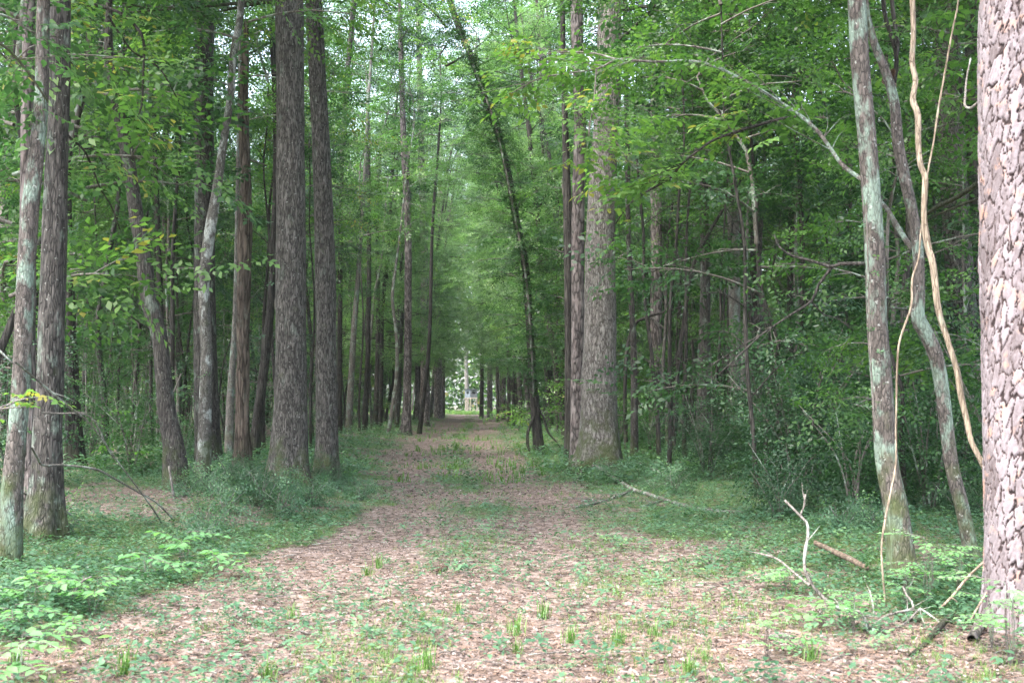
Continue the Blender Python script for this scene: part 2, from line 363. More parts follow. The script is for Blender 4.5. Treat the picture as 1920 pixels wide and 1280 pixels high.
# ------------------------------------------------------------------ ground (one sheet to the horizon)
def green_density(x, y):
    """0..1 how much low greenery grows at x, y"""
    s = x - path_c(y); n = vnoise(x * .55 + 5, y * .55, 12) * .6 + vnoise(x * 1.7, y * 1.7, 13) * .4
    w = path_w(y)
    side = np.maximum(sstep(w - .25 - .5 * sstep(18, 26, y), w + .35 + 1.0 * sstep(18, 26, y), -s + .5 * (vnoise(x * 1.2, y * .8, 21) - .5)), sstep(w + .2, w + 1.5, s)); mid = .42 * np.exp(-((s - .1) / .45) ** 2) * sstep(11, 16, y)
    track = np.exp(-((np.abs(s) - 1.05) / .40) ** 2)
    d = np.maximum(side * .98, mid) + .20 + .05 * (y > 9) + .14 * sstep(.3, 2, s)
    near = 1 - sstep(6.8, 9, y); d = d * (1 - near) + near * (.17 + .5 * sstep(2.4, 3.3, -s))
    far = sstep(32, 60, y); d = d * (1 - .45 * far * sstep(3, 6, np.abs(s)))
    clear = sstep(168, 176, y) * (1 - sstep(204, 212, y)); d = d * (1 - clear) + clear
    d = d * (1 - .45 * track * sstep(9, 12, y)) * (1 - .5 * sstep(5.5, 9, -s) * (1 - sstep(60, 80, y)))
    return np.clip(d * (0.35 + 1.3 * sstep(.28, .68, n)), 0, 1)
def graded(lo, hi, fine_lo, fine_hi, st):
    a = list(np.arange(fine_lo, fine_hi, st)); s_, v = st, fine_hi
    while v < hi: a.append(v); s_ *= 1.12; v += s_
    a.append(hi); s_, v = st, fine_lo
    while v > lo: s_ *= 1.12; v -= s_; a.insert(0, max(v, lo))
    return np.unique(np.array(a))
gx = graded(-700, 700, -14, 14, .22); gy = graded(-300, 900, 4, 42, .22)
GX, GY = np.meshgrid(gx, gy); GZ = ground_h(GX, GY)
nx, ny = len(gx), len(gy); ii, jj = np.meshgrid(np.arange(ny - 1), np.arange(nx - 1), indexing='ij')
q = np.stack([ii * nx + jj, ii * nx + jj + 1, (ii + 1) * nx + jj + 1, (ii + 1) * nx + jj], -1).reshape(-1, 4)
g = Geo(); g.add(np.stack([GX, GY, GZ], -1).reshape(-1, 3), q, green_density(GX, GY).ravel())
tag(g.obj('ground', M_GROUND), None, None, None, 'structure')

# ------------------------------------------------------------------ crown kits (limbs + leaves), shared by many trees
SPR4 = [make_spray(LEAF4, .60, 10, .10, s, 3) for s in range(4)]
SPR4S = [make_spray(LEAF4, .45, 9, .062, s + 10, 2) for s in range(4)]
SPR6 = [make_spray(LEAF6, .50, 8, .11, s + 20, 2) for s in range(4)]
def put_sprays(g, SP, pos, out_dir, r, flat=.35, smin=.75, smax=1.25, base=.5, spread=.16):
    pos = np.asarray(pos); k = len(pos); yaw = np.arctan2(-out_dir[:, 0], out_dir[:, 1]) + r.normal(0, .7, k)
    M = rotm(yaw, r.normal(-.08, flat, k), r.normal(0, flat, k)); sc = r.uniform(smin, smax, k); tint = base + r.normal(0, spread, k) + .25 * (vnoise(pos[:, 0] * 1.3 + 50, pos[:, 1] * 1.3 + pos[:, 2] * 1.1 + 50, 77) - .5)
    which = r.integers(0, len(SP), k)
    for w in range(len(SP)):
        m_ = which == w
        if m_.any(): scatter(g, SP[w][0], SP[w][1], pos[m_], M[m_], sc[m_], tint[m_], SP[w][2])

def crown_kit(seed, R_, zlo, zhi, nl, clumps, per, SP, lmat, bmat, leader_r=.07, droop=0.0, flat=.35, base=.5, rise=.5, needle=False):
    """limbs and leaves round a leader from zlo to zhi (local z, the trunk top is z = 0)"""
    r = np.random.default_rng(seed); gl, gf = Geo(), Geo()
    top = zhi * .9; lead = np.array([[0, 0, -.3, leader_r], [r.normal(0, .15), r.normal(0, .15), top * .35, leader_r * .75], [r.normal(0, .35), r.normal(0, .35), top * .7, leader_r * .45], [r.normal(0, .5), r.normal(0, .5), top, .012]])
    LC = tube(gl, lead, 8, .6, seed=seed); pos, od, tb = [], [], []
    for i in range(nl):
        u = (i + r.uniform(.1, .9)) / nl; z = zlo + (zhi - zlo) * u; zc = np.clip(z, -50, top)
        o = np.array([0, 0, z]) if z < 0 else np.array([np.interp(zc, LC[:, 2], LC[:, 0]), np.interp(zc, LC[:, 2], LC[:, 1]), zc])
        az = i * 2.399 + r.normal(0, .4); prof = (1 - .75 * max(0, u - .45) / .55) * (.75 + .25 * min(1, u / .3))
        Ln = R_ * prof * r.uniform(.65, 1.1); el = r.uniform(-.05, .35) + rise * u
        d = np.array([cos(az) * cos(el), sin(az) * cos(el), sin(el)]); side = np.array([-sin(az), cos(az), 0])
        pts = []; bend = r.normal(0, .18)
        for t_ in (0, .3, .65, 1.0):
            p = o + d * Ln * t_ + side * bend * Ln * t_ * t_ + np.array([0, 0, (-droop - .12) * Ln * t_ * t_]); pts.append([*p, max(.006, leader_r * .5 * (1 - t_) ** .8 * (1 - .4 * u) + .006)])
        C_ = tube(gl, np.array(pts), 5, Ln / 5, seed=seed + i)
        for cidx in range(clumps):
            t_ = r.uniform(.28, 1.0) ** .8; k = int(t_ * (len(C_) - 1)); b0 = C_[k, :3]
            a2 = az + r.choice([-1, 1]) * r.uniform(.3, 1.1); l2 = Ln * .33 * r.uniform(.5, 1.2); e2 = r.normal(.08, .22) + .2 * u
            dd = np.array([cos(a2) * cos(e2), sin(a2) * cos(e2), sin(e2)]); e = b0 + dd * l2
            tube(gl, np.array([[*b0, .010], [*((b0 + e) / 2 + np.array([0, 0, .04])), .007], [*e, .003]]), 4, l2 / 2)
            tt = r.uniform(.2, 1.1, per)[:, None]; pp = b0 + dd * l2 * tt + r.normal(0, 1, (per, 3)) * np.array([.26, .26, .17]) * (.5 + R_ * .16)
            pos.append(pp); od.append(np.repeat(dd[None], per, 0)); tb.append(r.normal(0, .10))
            pos[-1] = pp
    pos = np.vstack(pos); od = np.vstack(od)
    if needle:
        k = len(pos); n_ = 16; yaw = r.uniform(0, 2 * pi, (k * n_)); pit = r.uniform(-.5, 1.4, k * n_)
        T = np.array([[-.006, 0, 0], [.006, 0, 0], [0, .24, 0]]); pp = np.repeat(pos, n_, 0) + r.normal(0, .05, (k * n_, 3))
        scatter(gf, T, np.array([[0, 1, 2]]), pp, rotm(yaw, pit, yaw * 0), r.uniform(.8, 1.3, k * n_), r.uniform(.1, .9, k * n_))
    else: put_sprays(gf, SP, pos, od, r, flat, base=base)
    a = gl.obj('limbs', bmat); b = gf.obj('crown', lmat)
    return a, b
KITS = []
def hide_kit(k):
    for o in k: S.collection.objects.unlink(o)
    KITS.append(k); return k
CAN = [hide_kit(crown_kit(100 + i, 3.6 + .4 * (i % 3), -2.8, 7.5, 15, 5, 7, SPR4, [M_LEAF_MID, M_LEAF_BRIGHT, M_LEAF_MID, M_LEAF_BRIGHT][i], B_DARK)) for i in range(4)]
PIN = [hide_kit(crown_kit(150 + i, 2.6, -2.0, 6.5, 16, 4, 7, None, M_PINE_NEEDLE, B_PINE, needle=True)) for i in range(2)]
UND = [hide_kit(crown_kit(200 + i, 1.9 + .35 * (i % 3), -2.6, 3.6, 15, 4, 6, SPR4, [M_LEAF_BRIGHT, M_LEAF_MID, M_LEAF_BRIGHT, M_LEAF_DARK, M_LEAF_MID, M_LEAF_BRIGHT][i], B_TWIG, .035, droop=.12, flat=.5, rise=.45)) for i in range(6)]
UNF = [hide_kit(crown_kit(300 + i, 1.7, -2.2, 2.6, 12, 5, 6, SPR6, [M_LEAF_BRIGHT, M_LEAF_MID, M_LEAF_BRIGHT][i], B_TWIG, .03, droop=.12, flat=.38, rise=.3)) for i in range(3)]

M_LEAF_LIT = mat_leaf('path_lit_leaves', [(0, (.035, .075, .035)), (.4, (.085, .155, .068)), (.8, (.145, .235, .105)), (1, (.20, .29, .12))], .5, .45)  # lighter leaf colour paints in the brighter light along the path opening
MID_LIT = [hide_kit(crown_kit(440 + i, 3.6, -4.2, 4.6, 20, 5, 8, SPR4, M_LEAF_LIT, B_DARK, .06, droop=.10, flat=.6, rise=.5)) for i in range(2)]
CAN_LIT = [hide_kit(crown_kit(460 + i, 4.0, -2.8, 7.5, 15, 5, 7, SPR4, M_LEAF_LIT, B_DARK)) for i in range(2)]
MID = [hide_kit(crown_kit(400 + i, 3.4 + .4 * (i % 2), -4.2, 4.6, 20, 5, 8, SPR4, [M_LEAF_BRIGHT, M_LEAF_MID, M_LEAF_BRIGHT, M_LEAF_BRIGHT][i], B_DARK, .06, droop=.10, flat=.55, rise=.5)) for i in range(4)]
def add_crown(root, kit, loc, sc, rz, tilt=0):
    copy_part(kit[0], root, loc, rz, sc, tilt); copy_part(kit[1], root, loc, rz, sc, tilt)

# ------------------------------------------------------------------ traced trees
GRP = {}
def traced(name, label, pts, mat, H=None, kit=None, ksc=1.0, flare=.35, lumps=.05, Y=None, cat='tree', lobes=5, sides=None, group=None, seed=None, disp=None, step=None, kz=0.0):
    """pts: (px, py, width px) from the ground up; carried on above the frame to height H, where the crown sits"""
    seed = seed if seed is not None else int(abs(pts[0][0] * 7 + len(label)))
    b = on_ground(pts[0][0], pts[0][1]) if Y is None else at(pts[0][0], pts[0][1], Y); Yd = b[1]
    if Y is not None: b[2] = float(ground_h(b[0], b[1]))
    P = [[*at(x, y, Yd), w / 2 * Yd / F] for x, y, w in pts]
    P[0][2] = b[2]; P[0][0] = b[0]
    r = np.random.default_rng(seed); dep = 0
    for k in range(2, len(P)): dep += r.normal(0, .012) * np.linalg.norm(np.array(P[k][:3]) - P[k - 1][:3]) * 2; P[k][1] += dep
    low = np.array(P[0]); low[2] -= .18; P = [list(low)] + P if flare else [list(low)] + P
    if H:
        top = np.array(P[-1]); d = (top[:3] - np.array(P[-2][:3])); d /= np.linalg.norm(d)
        z0 = top[2]; n = max(1, int((H - z0) / 2.5)); r0 = top[3]; cur = top[:3].copy()
        if H > z0:
            for k in range(1, n + 1):
                d = d * .8 + np.array([0, 0, .2]); d /= np.linalg.norm(d); cur = cur + d * (H - z0) / n
                P.append([*cur, max(.02, r0 * (1 - .45 * k / n))])
    P = np.array(P); wmax = P[1][3] * 2
    root = empty(name, b, label, cat, group)
    sd = sides or (40 if Yd < 14 else 28 if Yd < 32 else 12); stp = step or (.08 if Yd < 14 else .16 if Yd < 32 else .5)
    g = Geo(); P2 = P.copy(); P2[:, :3] -= b
    tube(g, P2, sd, stp, flare, lumps, seed, lobes=lobes, disp=disp); g.obj('trunk', mat, root)
    if kit is not None:
        tp = P2[-1][:3] + np.array([0, 0, kz]); add_crown(root, kit, tp, ksc, r.uniform(0, 6.28))
    return root, b, P

o, *_ = traced('lichen_tree', 'leaning grey trunk mottled with pale green lichen, leftmost of the near trees', [(14, 1066, 50), (25, 900, 38), (38, 720, 34), (52, 430, 32), (72, 200, 27), (78, 0, 24)], B_LICHEN, 10, UNF[1], 1.3, .15, .05)
traced('twin_oak', 'thick dark brown furrowed trunk behind the leftmost lichen trunk, mossy at its foot', [(80, 1012, 80), (88, 900, 56), (93, 700, 49), (98, 430, 45), (106, 200, 39), (108, 0, 38)], B_REDOAK, 11, CAN[0], 1, .45, .07)
traced('oak_tree', 'narrow reddish trunk squeezed between lichen trunk and thick furrowed trunk at far left', [(58, 990, 34), (52, 700, 30), (48, 430, 29), (48, 200, 24), (50, 0, 22)], B_PINE, 11, None, 1, .2)
traced('dark_tree', 'short-looking black trunk flared at its foot, just right of the thick left trunk', [(140, 908, 36), (138, 800, 30), (133, 650, 18), (128, 430, 14), (126, 200, 12), (128, 0, 10)], B_DARK, 10, UND[3], 1.3, .4, Y=24.5)
traced('thin_dark_tree', 'thin black crooked trunk leaning right, standing on bare ground left of the forked lichen oak', [(198, 864, 14), (196, 750, 12), (185, 620, 10), (200, 500, 10), (218, 400, 9), (225, 330, 7), (228, 200, 6)], B_DARK, 11, UND[0], 1, .5)
traced('crooked_oak', 'dark S-curved oak with lichen and ivy at its foot, leaning left as it rises', [(331, 918, 50), (326, 833, 37), (312, 766, 33), (304, 700, 30), (297, 631, 28), (279, 564, 29), (265, 463, 28), (256, 410, 26), (245, 335, 24), (232, 268, 24), (217, 200, 22), (205, 134, 20), (200, 70, 16), (203, 0, 12)], B_REDOAK, 10.5, UND[4], 1.2, .25, .09)
traced('leaning_tree', 'pale slim trunk leaning right out from behind the thick left trunk', [(92, 930, 18), (92, 600, 16), (118, 320, 15), (128, 285, 15), (150, 210, 14), (180, 130, 10), (197, 60, 8), (205, 0, 6)], B_SMOOTH, 11, UND[1], .8, .2, Y=24)
traced('slim_tree', 'slim dark trunk seen behind the S-curved oak', [(306, 850, 13), (301, 600, 12), (297, 430, 10), (291, 250, 8), (285, 0, 7)], B_DARK, 13, CAN[1], .8, .3)
traced('pine_tree', 'straight reddish brown pine right behind the pale curved lichen stem', [(392, 884, 54), (388, 800, 46), (382, 600, 40), (381, 400, 38), (381, 200, 36), (382, 0, 34)], B_REDOAK, 15, PIN[0], 1.2, .3)
traced('curved_tree', 'pale grey-green curving stem with white lichen blotches, in front of the straight brown pine', [(378, 908, 32), (383, 833, 25), (385, 732, 22), (387, 665, 22), (384, 598, 21), (381, 530, 20), (387, 463, 21), (403, 370, 18), (417, 269, 15), (430, 185, 14), (437, 100, 14), (447, 44, 13), (452, 0, 12)], B_BLOTCH, 10.5, UND[2], 1.1, .2, .07)
traced('small_tree', 'slim grey trunk between the brown pine and the dead snag', [(430, 866, 18), (432, 750, 14), (440, 600, 10), (443, 450, 8), (446, 300, 7)], B_SMOOTH, 11, UND[5], 1, .4)
traced('slanting_tree', 'dark slim trunk slanting right just behind the dead snag', [(474, 868, 22), (490, 730, 18), (505, 600, 16), (512, 500, 14), (518, 300, 12), (515, 150, 11), (508, 0, 11)], B_DARK, 13, CAN[2], .8, .3, Y=30)
traced('big_oak', 'stout grey-brown oak left of the path with a creeper hanging on it', [(541, 914, 80), (543, 860, 67), (546, 700, 60), (547, 500, 55), (547, 300, 53), (545, 100, 53), (544, 0, 52)], B_OAK, 11.5, CAN[0], 1.15, .5, .035, seed=5, disp=None)
traced('oak_tree', 'tall straight dark oak nearest the path on its left side, leaning slightly left', [(613, 906, 52), (613, 860, 42), (613, 700, 39), (612, 500, 38), (606, 300, 34), (599, 150, 32), (593, 0, 30)], B_OAK, 11.8, CAN[1], 1.05, .45, .035, seed=8)
traced('slim_tree', 'thin grey stem rising just right of the tall straight dark oak', [(636, 812, 11), (638, 500, 9), (641, 300, 8), (648, 170, 9), (660, 40, 10), (665, 0, 10)], B_DARK, 24, CAN[3], 1, .3)
traced('slim_tree', 'thin wavy trunk with pale patches, second stem right of the tall dark oak', [(653, 812, 13), (663, 630, 11), (671, 520, 9), (677, 430, 8), (684, 330, 7), (690, 200, 6), (700, 60, 5)], B_SMOOTH, 24, UND[0], 1.6, .3)
traced('slim_tree', 'slim straight trunk midway between the tall dark oak and the straight pine by the path', [(684, 806, 11), (690, 650, 9), (692, 430, 8), (690, 250, 6)], B_DARK, 18, UND[4], 1.6, .3)
traced('slim_tree', 'slender black stem left of the straight pine, its foot leaning left', [(704, 802, 9), (709, 600, 8), (707, 430, 7), (712, 300, 6)], B_DARK, 18, UND[1], 1.6, .3)
traced('crooked_sapling', 'crooked thin sapling leaning to the foot of the straight pine by the path', [(728, 813, 8), (742, 720, 7), (744, 640, 6), (736, 560, 6), (742, 500, 5), (750, 440, 4)], B_TWIG, 14, UND[2], 1.2, .2)
traced('pine_tree', 'straight slender dark pine at the left edge of the path in mid-distance', [(760, 815, 22), (763, 770, 16), (765, 600, 14), (765, 430, 13), (758, 268, 12), (754, 150, 10), (751, 60, 9)], B_PINE, 22, PIN[1], 1.3, .5)
traced('pine_tree', 'pinkish straight pine just right of the slender dark pine by the path', [(797, 798, 18), (796, 650, 15), (794, 430, 14), (789, 268, 13), (786, 100, 11), (784, 0, 10)], B_PINE, 30, PIN[0], 1.6, .4)
traced('slim_tree', 'thin dark stem leaning right across the pinkish straight pine', [(786, 813, 9), (795, 740, 8), (805, 632, 7), (811, 430, 6), (820, 310, 5), (825, 230, 4)], B_DARK, 18, UND[3], 1.4, .3)
traced('pine_tree', 'far brown pine where the left side of the path closes in', [(822, 784, 17), (821, 650, 14), (822, 500, 12), (824, 400, 10)], B_PINE, 30, PIN[1], 1.6, .4)
traced('slim_tree', 'far slender trunk just right of the far brown pine on the path', [(831, 781, 7), (832, 650, 6), (835, 500, 5)], B_DARK, 28, CAN[2], 1.1, .2)
LO, lob, LP = traced('leaning_oak', 'leaning ivy-hung trunk right of the path, bending left over it', [(1012, 852, 22), (1003, 760, 17), (998, 690, 15), (992, 600, 14), (985, 500, 14), (966, 403, 14), (955, 336, 13), (940, 270, 12), (915, 200, 12), (885, 110, 12), (860, 50, 12), (843, 0, 12)], B_DARK, 15, CAN[3], 1, .2)
for zz in (4.6, 7.2, 9.6, 12): k_ = int(np.argmin(np.abs(LP[:, 2] - zz))); add_crown(LO, UND[[1, 4, 0, 2][int(zz) % 4]], LP[k_, :3] - lob, .72, zz)
for k, (x, y, w, tx) in enumerate([(918, 784, 11, 920), (934, 791, 6, 930), (944, 787, 9, 946), (955, 797, 7, 950), (903, 783, 8, 905), (963, 800, 6, 966), (976, 806, 8, 974)]):
    traced('far_tree', ['dark trunk at the right edge of the far path bend', 'very thin stem in the row along the far right edge of the path', 'middle trunk of the row along the far right edge of the path',
           'slim dark trunk closest to the camera in the far right row beside the path', 'grey trunk nearest the raised hunting box', 'thin pale stem at the near end of the far right row', 'brownish trunk just left of the leaning ivy-hung trunk'][k], [(x, y, w), (x + (tx - x) * .5, 650, w * .85), (tx, 500, w * .7)], B_PINE if k in (0, 2) else B_DARK, 24, (CAN + UND)[k], 1.2, .3)
traced('slim_tree', 'dark slim trunk just left of the plated pine beside the huge oak', [(1069, 864, 22), (1066, 760, 15), (1066, 600, 15), (1065, 430, 17), (1062, 300, 14), (1057, 134, 10), (1055, 0, 9)], B_DARK, 15, CAN[2], .9, .3)
traced('pine_tree', 'plated pine trunk standing tight against the left side of the huge oak', [(1085, 874, 34), (1083, 780, 27), (1083, 600, 25), (1083, 430, 24), (1086, 250, 22), (1082, 100, 22), (1080, 0, 22)], B_PINE, 16, PIN[0], 1.2, .25, Y=29.5)
BIG, bigb, _ = traced('giant_oak', 'huge grey oak with flared mossy buttress right of the path', [(1121, 884, 88), (1124, 850, 77), (1124, 780, 69), (1124, 700, 65), (1125, 600, 61), (1126, 430, 56), (1132, 300, 50), (1138, 200, 48), (1141, 100, 46), (1143, 0, 44)], B_OAKPALE, 13, CAN[1], 1.3, .5, .05, seed=3, sides=48, step=.12)
traced('mossy_tree', 'small brown trunk with mossy bands right of the huge oak', [(1190, 861, 15), (1189, 700, 12), (1183, 560, 11), (1178, 430, 9), (1175, 200, 9), (1172, 0, 9)], B_REDOAK, 14, CAN[0], .8, .2, .12)
traced('crooked_sapling', 'dark thin sapling hard by the huge oak on its right, bending away above', [(1174, 853, 8), (1172, 720, 7), (1178, 640, 7), (1195, 602, 6), (1225, 590, 5), (1255, 583, 4), (1280, 574, 3)], B_DARK, None, None, 1, .2)
traced('pine_tree', 'thick dim plated pine a little way behind the huge oak, on its right', [(1229, 838, 28), (1229, 700, 25), (1231, 500, 22), (1230, 250, 20), (1229, 80, 17), (1228, 0, 16)], B_PINE, 18, PIN[1], 1.2, .3)
traced('leaning_tree', 'long black stem leaning far to the right across the right-hand woods', [(1262, 860, 9), (1270, 700, 8), (1280, 620, 8), (1290, 550, 7), (1303, 490, 7), (1333, 430, 6), (1370, 370, 5), (1424, 285, 4), (1500, 200, 3)], B_DARK, None, None, 1, .2)
traced('oak_tree', 'dark brown straight trunk halfway between the huge oak and the mottled leaning trunk', [(1320, 852, 30), (1320, 700, 25), (1322, 600, 21), (1323, 500, 19), (1320, 300, 17), (1318, 150, 16), (1312, 0, 15)], B_REDOAK, 15, CAN[2], 1, .3)
traced('grey_tree', 'pale grey lichened trunk in the middle of the right-hand woods', [(1381, 856, 22), (1378, 650, 21), (1376, 450, 23), (1372, 300, 22), (1368, 100, 20), (1366, 0, 20)], B_SMOOTH, 15, CAN[3], 1, .3)
traced('pale_sapling', 'thin pale straight sapling in front of the grey lichened trunk', [(1386, 866, 9), (1393, 700, 8), (1398, 560, 7), (1402, 420, 5)], B_SMOOTH, 11, UND[5], .9, .3)
traced('slim_tree', 'slim dark trunk with a swollen foot, right of the pale straight sapling', [(1428, 852, 17), (1427, 700, 12), (1425, 500, 10), (1431, 350, 9), (1436, 200, 9), (1442, 60, 9), (1445, 0, 9)], B_REDOAK, 14, UND[0], 1.4, .3)
traced('dark_tree', 'dark trunk showing only high up through the leaves right of centre', [(1416, 845, 18), (1415, 500, 17), (1413, 200, 16), (1412, 0, 16)], B_DARK, 18, CAN[0], .9, .3, Y=38)
traced('dark_tree', 'dark trunk half hidden behind evergreen bushes left of the mottled leaning trunk', [(1484, 850, 18), (1483, 600, 15), (1484, 400, 14), (1487, 200, 12), (1490, 0, 10)], B_DARK, 18, CAN[1], .9, .3, Y=36)
MOT, motb, MP = traced('mottled_tree', 'mottled grey-green trunk leaning left in the right foreground, thicker of the leaning pair', [(1697, 1094, 62), (1691, 1050, 52), (1680, 950, 45), (1664, 860, 42), (1652, 715, 39), (1645, 598, 37), (1639, 430, 36), (1626, 268, 34), (1614, 144, 34), (1604, 0, 33)], B_LICHEN, 9.5, UNF[0], 1.3, .12, .035, seed=21)
SEC, secb, SP_ = traced('bent_tree', 'bent lichen trunk kinked below its middle, right of the mottled leaning trunk', [(1826, 1062, 32), (1817, 1018, 27), (1804, 951, 25), (1784, 867, 24), (1767, 732, 25), (1754, 668, 26), (1737, 628, 27), (1719, 594, 26), (1722, 548, 22), (1720, 463, 21), (1711, 400, 21), (1697, 336, 21), (1684, 268, 21), (1676, 188, 19), (1658, 128, 17), (1641, 84, 15), (1627, 34, 13), (1622, 0, 12)], B_LICHEN, 8.5, UNF[2], 1.1, .12, .05, seed=23)
traced('grey_oak', 'massive dim grey trunk behind the tan vine on the right', [(1822, 905, 62), (1812, 700, 56), (1800, 500, 52), (1785, 300, 48), (1778, 150, 46), (1775, 0, 45)], B_OAK, 13, CAN[3], 1.2, .25)
traced('dark_tree', 'dim trunk glimpsed between the massive grey trunk and the near pine', [(1850, 900, 38), (1842, 600, 34), (1832, 300, 32), (1828, 0, 30)], B_OAK, 13, CAN[0], 1, .25, Y=22)

for k, (x, y, kk, H_, lab) in enumerate([(-7.2, 9.5, 0, 1.0, 'out-of-frame tree added for shade at the left edge of the clearing'), (-8.6, 15.5, 2, 1.1, 'out-of-frame tree added for shade farther back beyond the left side'), (7.4, 11.5, 1, 1.1, 'out-of-frame tree added for shade behind the near pine beyond the right side'),
        (9.2, 17, 3, 1.1, 'out-of-frame tree added for shade behind the bushes beyond the right side'), (-12, 22, 1, 1.2, 'tall out-of-frame tree added for shade beyond the far left side'), (13.5, 24, 0, 1.2, 'tall out-of-frame tree added for shade beyond the far right side')]):
    z = float(ground_h(x, y)); r_ = np.random.default_rng(k + 5); g = Geo(); e = empty('added_shade_tree', (x, y, z), lab, 'tree')  # trees out of frame, added so their crowns shade the near ground
    tube(g, np.array([[0, 0, -.2, .2], [.1, 0, 3, .17], [.1, .2, 7, .15], [.5 * (-1 if x > 0 else 1), .4, 10.5 * H_, .1]]), 20, .2, .35, .06, k); g.obj('trunk', B_REDOAK, e)
    add_crown(e, CAN[kk], (.5 * (-1 if x > 0 else 1), .4, 10.5 * H_ + .5), 1.45, k * 1.1)
add_crown(MOT, CAN[2], (-.9, .3, 10.0), 1.15, 1); add_crown(SEC, CAN[0], (-1.2, .8, 9.8), 1.15, 2)  # second crowns overhead, added to shade the ground below

# the near pine with modelled bark plates
def plates(TH, LL, R0, R1):
    circ = float(R0.mean()) * 2 * pi; nu = 25; cu = circ / nu; cvv = .17
    u = TH / (2 * pi) * nu; wob = (vnoise(np.cos(TH) * 4 + 9, LL * 7 + np.sin(TH) * 4, 5) - .5)
    u = u + wob * .7 + (vnoise(np.cos(TH) * 14 + 20, LL * 26 + np.sin(TH) * 14, 6) - .5) * .45
    v = LL / cvv + (vnoise(np.cos(TH) * 5 + 3, LL * 5 + np.sin(TH) * 5, 7) - .5) * 1.6 + (vnoise(np.cos(TH) * 16 + 3, LL * 22 + np.sin(TH) * 16, 17) - .5) * .5
    iu, iv = np.floor(u), np.floor(v); d1 = np.full(u.shape, 9.); d2 = np.full(u.shape, 9.); cid = np.zeros(u.shape)
    for a in (-1, 0, 1):
        for b in (-1, 0, 1):
            cu_, cv_ = iu + a, iv + b; k = np.mod(cu_, nu)
            x = cu_ + .15 + .7 * _h(k, cv_, 1) - u; y = cv_ + .1 + .8 * _h(k, cv_, 2) - v
            d = np.maximum(np.abs(x) * 1.05, np.abs(y) * .9) * .6 + np.hypot(x, y) * .45; hh = _h(k, cv_, 3)
            sw = d < d1; d2 = np.where(sw, d1, np.minimum(d2, d)); cid = np.where(sw, hh, cid); d1 = np.where(sw, d, d1)
    e = d2 - d1; wdt = .12 + .24 * vnoise(np.cos(TH) * 9 + 1, LL * 9 + np.sin(TH) * 9, 8) ** 1.6; cr = sstep(.12, .55, e / wdt)
    fl = vnoise(np.cos(TH) * 22 + 5, LL * 30 + np.sin(TH) * 22, 19); st_ = np.floor(fl * 4) / 4
    R2 = R1 - .013 * (1 - cr) + .010 * (cid - .5) * cr + .006 * (st_ - .5) * cr + .003 * (vnoise(TH * 40, LL * 90, 9) - .5)
    tint = np.where(cr < .6, .02 + .28 * cr, .42 + .22 * cid + .16 * (st_ - .4) + .10 * (vnoise(np.cos(TH) * 6, LL * 6 + np.sin(TH) * 6, 10) - .5))
    return R2, tint
NP, npb, _ = traced('near_pine', 'big near pine at the right edge with pinkish plated bark', [(1937, 1178, 190), (1934, 1130, 166), (1930, 1000, 154), (1924, 800, 153), (1919, 400, 150), (1914, 0, 146)], M_HEROPINE, 5.2, None, 1, .16, .02, sides=300, step=.010, disp=plates, seed=31)
g = Geo(); top = np.array(_[-1]); zt = 13.0
tube(g, np.array([[*(top[:3] - npb), top[3]], [*(top[:3] - npb + np.array([-.1, .05, 3])), top[3] * .9], [*(top[:3] - npb + np.array([-.15, .1, 8])), top[3] * .75]]), 20, .5)
g.obj('trunk', B_PINE, NP); add_crown(NP, PIN[0], top[:3] - npb + np.array([-.15, .1, 8]), 1.4, .4)

# broken snag
r = np.random.default_rng(77)
SN, snb, _ = traced('dead_snag', 'ragged dead snag with orange rotten wood, left of the stout oak', [(452, 884, 32), (455, 800, 25), (457, 650, 23), (459, 500, 25), (463, 350, 21), (458, 200, 18), (462, 110, 13), (466, 40, 8)], B_SNAG, None, None, 1, .3, .22, seed=40, step=.09)

# ------------------------------------------------------------------ traced branches, vines, fallen wood
def wire(pts, Y0, Y1=None, zmin=False):
    """pts (px,py,w px) -> 3-D rows; depth runs from Y0 to Y1"""
    n = len(pts); Y1 = Y0 if Y1 is None else Y1; out = []
    for k, (x, y, w) in enumerate(pts):
        Y = Y0 + (Y1 - Y0) * k / max(1, n - 1); p = at(x, y, Y)
        if zmin: p[2] = max(p[2], float(ground_h(p[0], p[1])) + w / 2 * Y / F)
        out.append([*p, max(.0015, w / 2 * Y / F)])
    return np.array(out)
def twigs_on(g, C_, r, n, ln, gl=None, SP=None, ps=3, up=.1, start=.15, spray=.9, base=.7):
    """side twigs along curve C_, with leaf sprays if gl"""
    pos, od = [], []
    for k in range(n):
        t_ = r.uniform(start, 1); i = min(int(t_ * (len(C_) - 1)), len(C_) - 2); b = C_[i, :3]; T = C_[i + 1, :3] - b; T /= np.linalg.norm(T) + 1e-9
        s = np.cross(T, [0, 0, 1]); s /= np.linalg.norm(s) + 1e-9; sg = r.choice([-1, 1]); d = T * r.uniform(.3, .9) + s * sg * r.uniform(.5, 1) + np.array([0, 0, r.normal(up, .25)]); d /= np.linalg.norm(d)
        l = ln * r.uniform(.4, 1.2); e = b + d * l; m_ = (b + e) / 2 + r.normal(0, .04, 3) * l
        rr = min(.5 * C_[i, 3], .006)
        tube(g, np.array([[*b, rr], [*m_, rr * .6], [*e, .0012]]), 4, l / 3)
        if gl is not None:
            for q_ in range(ps): f = r.uniform(.3, 1.05); pos.append(b + (e - b) * f + r.normal(0, .05, 3)); od.append(d)
    if gl is not None and pos: put_sprays(gl, SP, np.array(pos), np.array(od), r, .22, .6 * spray, 1.15 * spray, base=base, spread=.12)

